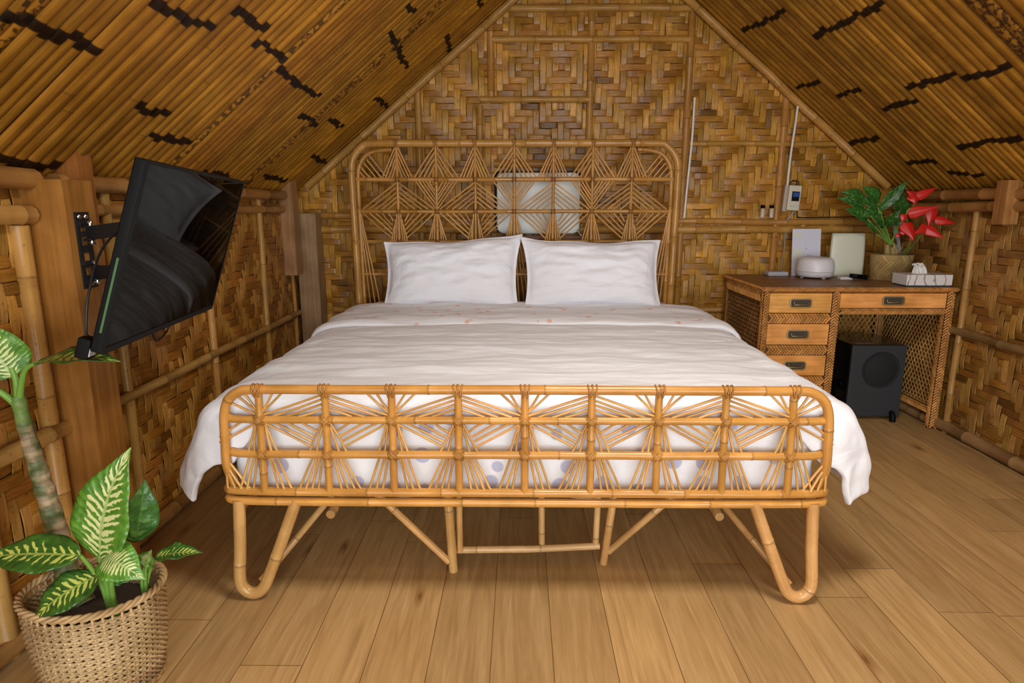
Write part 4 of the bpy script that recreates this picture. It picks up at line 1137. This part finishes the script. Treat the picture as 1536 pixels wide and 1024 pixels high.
FL=[((2.098, 1.25), (2.194, 1.297), 0.039), ((2.091, 1.254), (2.038, 1.28), 0.036), ((2.083, 1.259), (2.089, 1.212), 0.056), ((2.06, 1.163), (2.2, 1.202), 0.049), ((2.046, 1.163), (2.038, 1.114), 0.033), ((2.055, 1.121), (2.088, 1.027), 0.059), ((2.194, 1.198), (2.179, 1.1), 0.059), ((2.209, 1.135), (2.313, 1.112), 0.037), ((2.179, 1.096), (2.105, 1.061), 0.045), ((2.165, 1.093), (2.252, 1.035), 0.049), ((2.046, 1.078), (2.054, 1.047), 0.03), ((2.016, 1.057), (2.033, 1.039), 0.022), ((2.102, 1.089), (2.078, 1.022), 0.045)]
for k_,(b_,t_,w) in enumerate(FL):
    g=MB(); leafmesh(g,(b_[0],3.46,b_[1]),(t_[0]+(t_[0]-b_[0])*.08,3.45+rnd.uniform(-.03,.02),t_[1]+(t_[1]-b_[1])*.08),w*1.25,(0,-1,.15),arch=.008,fold=-.35,seed=k_,sh=.5,nu=8,nv=14,point=1,wave=.001)
    o=g.build('bract',M['red'],rf); m=o.modifiers.new('S','SOLIDIFY'); m.thickness=.0015
def st(*pts):
    g=MB(); g.tube([yv(*p) if len(p)==2 else p for p in pts],.003,6,smoothn=5); g.build('stem',M['stalk'],rf)
def st3(*pts):
    g=MB(); g.tube(pts,.003,6,smoothn=5); g.build('stem',M['stalk'],rf)
st3((2.21,3.73,T+.12),(2.18,3.60,1.02),(2.06,3.47,1.163),(2.099,3.475,1.207),(2.098,3.47,1.25))
st3((2.215,3.735,T+.12),(2.21,3.62,.99),(2.179,3.47,1.096))
# cables behind the pot
gb=MB()
for k in range(6): gb.tube([(2.245+.004*k,3.98,.80),(2.262+.006*k,3.90,.86+.01*k),(2.29+.003*k,3.90,.96),(2.275,3.95,1.06+.02*k)],.0028,6,smoothn=6)
tag(gb.build('cable_bundle',M['gcable'],None,(2.25,3.98,.80)),'bundle of thin grey cables hanging in the corner behind the woven pot','cable')
# tissue box
tb=thing('tissue_box','rectangular tissue box patterned with white veined print near the right end of the desk','tissue box',(2.165,3.44,T))
g=MB(); g.box((2.045,3.365,T+.008),(2.285,3.50,T+.064)); bevel(g.build('carton',M['marble'],tb),.002)
g=MB(); g.box((2.050,3.370,T),(2.280,3.495,T+.008)); o=g.build('base',simple('dark_teal',(.02,.04,.05),.5),tb)
g=MB()
def tis(u,v):
    a=2*u-1; return (2.150+a*.035*(1-.2*v)-.030*v*v,3.435+.012*math.sin(a*5+v*4)-.01*v,T+.060+.055*math.sin(v*1.9)+.006*math.cos(a*6))
g.grid(tis,18,12); o=g.build('tissue',simple('white_tissue',(.78,.76,.72),.9),tb); m=o.modifiers.new('S','SOLIDIFY'); m.thickness=.003; subsurf(o,1)

# ------------------------------------------------------------------ on the back wall
W=YB-.026
wc=thing('wall_controller','beige wall remote controller with a small blue display above the desk','controller',(1.66,W,1.25))
g=MB(); Mw=Matrix.Translation((1.672,W-.014,1.252))@Matrix.Rotation(R(3),4,'Y')
g.box((-.052,-.004,-.082),(-.020,.030,.078),(1,1,1),0,Mw); o=g.build('holder',simple('beige_holder',(.42,.33,.26),.5),wc); bevel(o,.004)
g=MB(); g.box((-.034,-.026,-.074),(.042,.0,.076),(1,1,1),0,Mw); o=g.build('handset',simple('ivory_plastic',(.60,.56,.42),.4),wc); bevel(o,.005)
g=MB(); g.box((-.014,-.028,-.018),(.032,-.025,.040),(1,1,1),0,Mw); g.build('display_frame',M['black'],wc)
g=MB(); g.box((-.008,-.0290,.008),(.028,-.0275,.034),(1,1,1),0,Mw); g.build('display',M['lcd'],wc)
g=MB()
for k in range(3): g.box((-.018+.018*k,-.0275,-.052),(-.006+.018*k,-.025,-.044),(1,1,1),0,Mw)
g.build('button',M['grey'],wc)
g=MB(); g.tube([(1.648,W-.02,1.325),(1.66,W-.02,1.352),(1.695,W-.02,1.352),(1.705,W-.02,1.32)],.004,8,smoothn=5); g.build('cord_loop',M['cable'],wc)
cable('black_cord',[(1.712,W-.01,1.18),(1.716,W-.012,1.145),(1.735,W-.012,1.135),(1.95,W-.014,1.137),(2.12,W-.014,1.140),(2.25,W-.010,1.150)],.004,M['cable'],'black cord running right from the wall controller to behind the flowers','cable')
cable('grey_cord',[(1.69,W-.016,1.175),(1.675,W-.018,1.15),(1.650,W-.018,1.118)],.005,M['gcable'],'short grey cord end hanging under the wall controller','cable')
cable('white_cord',[(1.658,W-.014,1.83),(1.652,W-.016,1.7),(1.640,W-.014,1.5),(1.636,W-.014,1.33)],.0065,M['wcable'],'white cable rising up the woven wall from the controller','cable')
cable('white_cord',[(1.045,W+.004,1.84),(1.042,W,1.6),(1.030,W,1.35),(1.020,W,1.13)],.0068,M['wcable'],'white cable along the bamboo batten to the right of the headboard','cable')
for x in (1.505,1.560):
    v=thing('glass_vial','small clear vial with black cap on the wall ledge, '+('farther from' if x<1.53 else 'nearer to')+' the controller','vial',(x,4.03,1.131),'vials on the wall ledge')
    g=MB(); g.lathe([(0,0),(.013,0),(.014,.004),(.014,.055),(.010,.060)],(x,4.028,1.1325),14); g.build('bottle',M['glass'],v)
    g=MB(); g.lathe([(.0135,.058),(.0135,.078),(0,.078)],(x,4.028,1.1325),14); g.build('cap',M['black'],v)
# white panel behind the headboard
wp=thing('wall_panel','white rounded panel with painted shadow edge hung on the wall behind the headboard','panel',(.13,W,1.06))
def rrect(g,x0,x1,z0,z1,r,y0,y1,c=(1,1,1)):
    pts=[(x1-r,z1-r,0),(x0+r,z1-r,PI/2),(x0+r,z0+r,PI),(x1-r,z0+r,1.5*PI)]
    L_=[(a+r*math.cos(t+PI/2*q/5),b+r*math.sin(t+PI/2*q/5)) for a,b,t in pts for q in range(6)]
    n=len(L_); vs=[(x,y0,z) for x,z in L_]+[(x,y1,z) for x,z in L_]
    g.add(vs,[tuple(range(n)),tuple(reversed(range(n,2*n)))]+[(i,n+i,n+(i+1)%n,(i+1)%n) for i in range(n)],c)
g=MB(); rrect(g,-.158,.375,1.045,1.415,.03,W-.004,W+.0); g.build('shadow_edge',M['black'],wp)  # black sheet offset left and up, painting the panel's shadow on the wall
g=MB(); rrect(g,-.143,.372,1.035,1.405,.045,W-.022,W-.004); bevel(g.build('face',simple('off_white_enamel',(.64,.66,.58),.22),wp),.006)
g=MB(); g.tube([(.355,W-.02,1.06),(.385,W-.02,1.02),(.40,W-.02,.99)],.005,6,smoothn=4); g.build('cord',M['wcable'],wp)
sh=thing('wall_shelf','narrow brown ledge with dull red trim on the wall below the white panel','shelf',(.10,W,1.00))
g=MB(); g.boxuv((-.15,W-.035,1.005),(.42,W+.0,1.022),(.33,.14,.07),0,0); g.build('board',M['wood'],sh)
hb=thing('hanging_bead','tiny glass bead hanging on a thread behind the upper left of the headboard','ornament',(-.305,W-.02,1.44))
g=MB(); g.tube([(-.305,W-.02,1.53),(-.305,W-.02,1.46)],.0015,6); g.build('thread',M['wcable'],hb)
g=MB(); g.lathe([(0,0),(.012,.006),(.015,.018),(.008,.030),(.004,.034),(0,.036)],(-.305,W-.02,1.425),12); g.build('bead',simple('amber_bead',(.45,.20,.05),.15),hb)

# ------------------------------------------------------------------ camera and light
cam=bpy.data.objects.new('camera',bpy.data.cameras.new('camera')); col.objects.link(cam)
cam.location=(0,0,1.2); cam.rotation_euler=(R(90-12),0,R(.7)); cam.data.sensor_width=36; cam.data.lens=950/1536*36; cam.data.clip_start=.02
sc.camera=cam
w=bpy.data.worlds.new('World'); sc.world=w; w.use_nodes=True
bg=w.node_tree.nodes['Background']; bg.inputs[0].default_value=(.90,.95,1.0,1); bg.inputs[1].default_value=1.6
def area(name,loc,rot,sx,sy,e,c):
    l=bpy.data.lights.new(name,'AREA'); l.shape='RECTANGLE'; l.size=sx; l.size_y=sy; l.energy=e; l.color=c
    o=bpy.data.objects.new(name,l); col.objects.link(o); o.location=loc; o.rotation_euler=rot; return o
# daylight entering through the open front of the hut
area('daylight_door',(.46,YF+.05,1.05),(R(88),0,0),3.5,1.9,62,(.93,.97,1.0))
# added fill light below the ridge, evens out the room; no real lamp
area('added_ridge_fill',(.46,1.2,2.45),(0,0,0),.5,.5,24,(1,.95,.88))
sc.view_settings.view_transform='Standard'; sc.view_settings.look='None'; sc.view_settings.gamma=1; sc.view_settings.exposure=.6
sc.view_settings.use_curve_mapping=False
sc.cycles.max_bounces=8; sc.cycles.diffuse_bounces=5
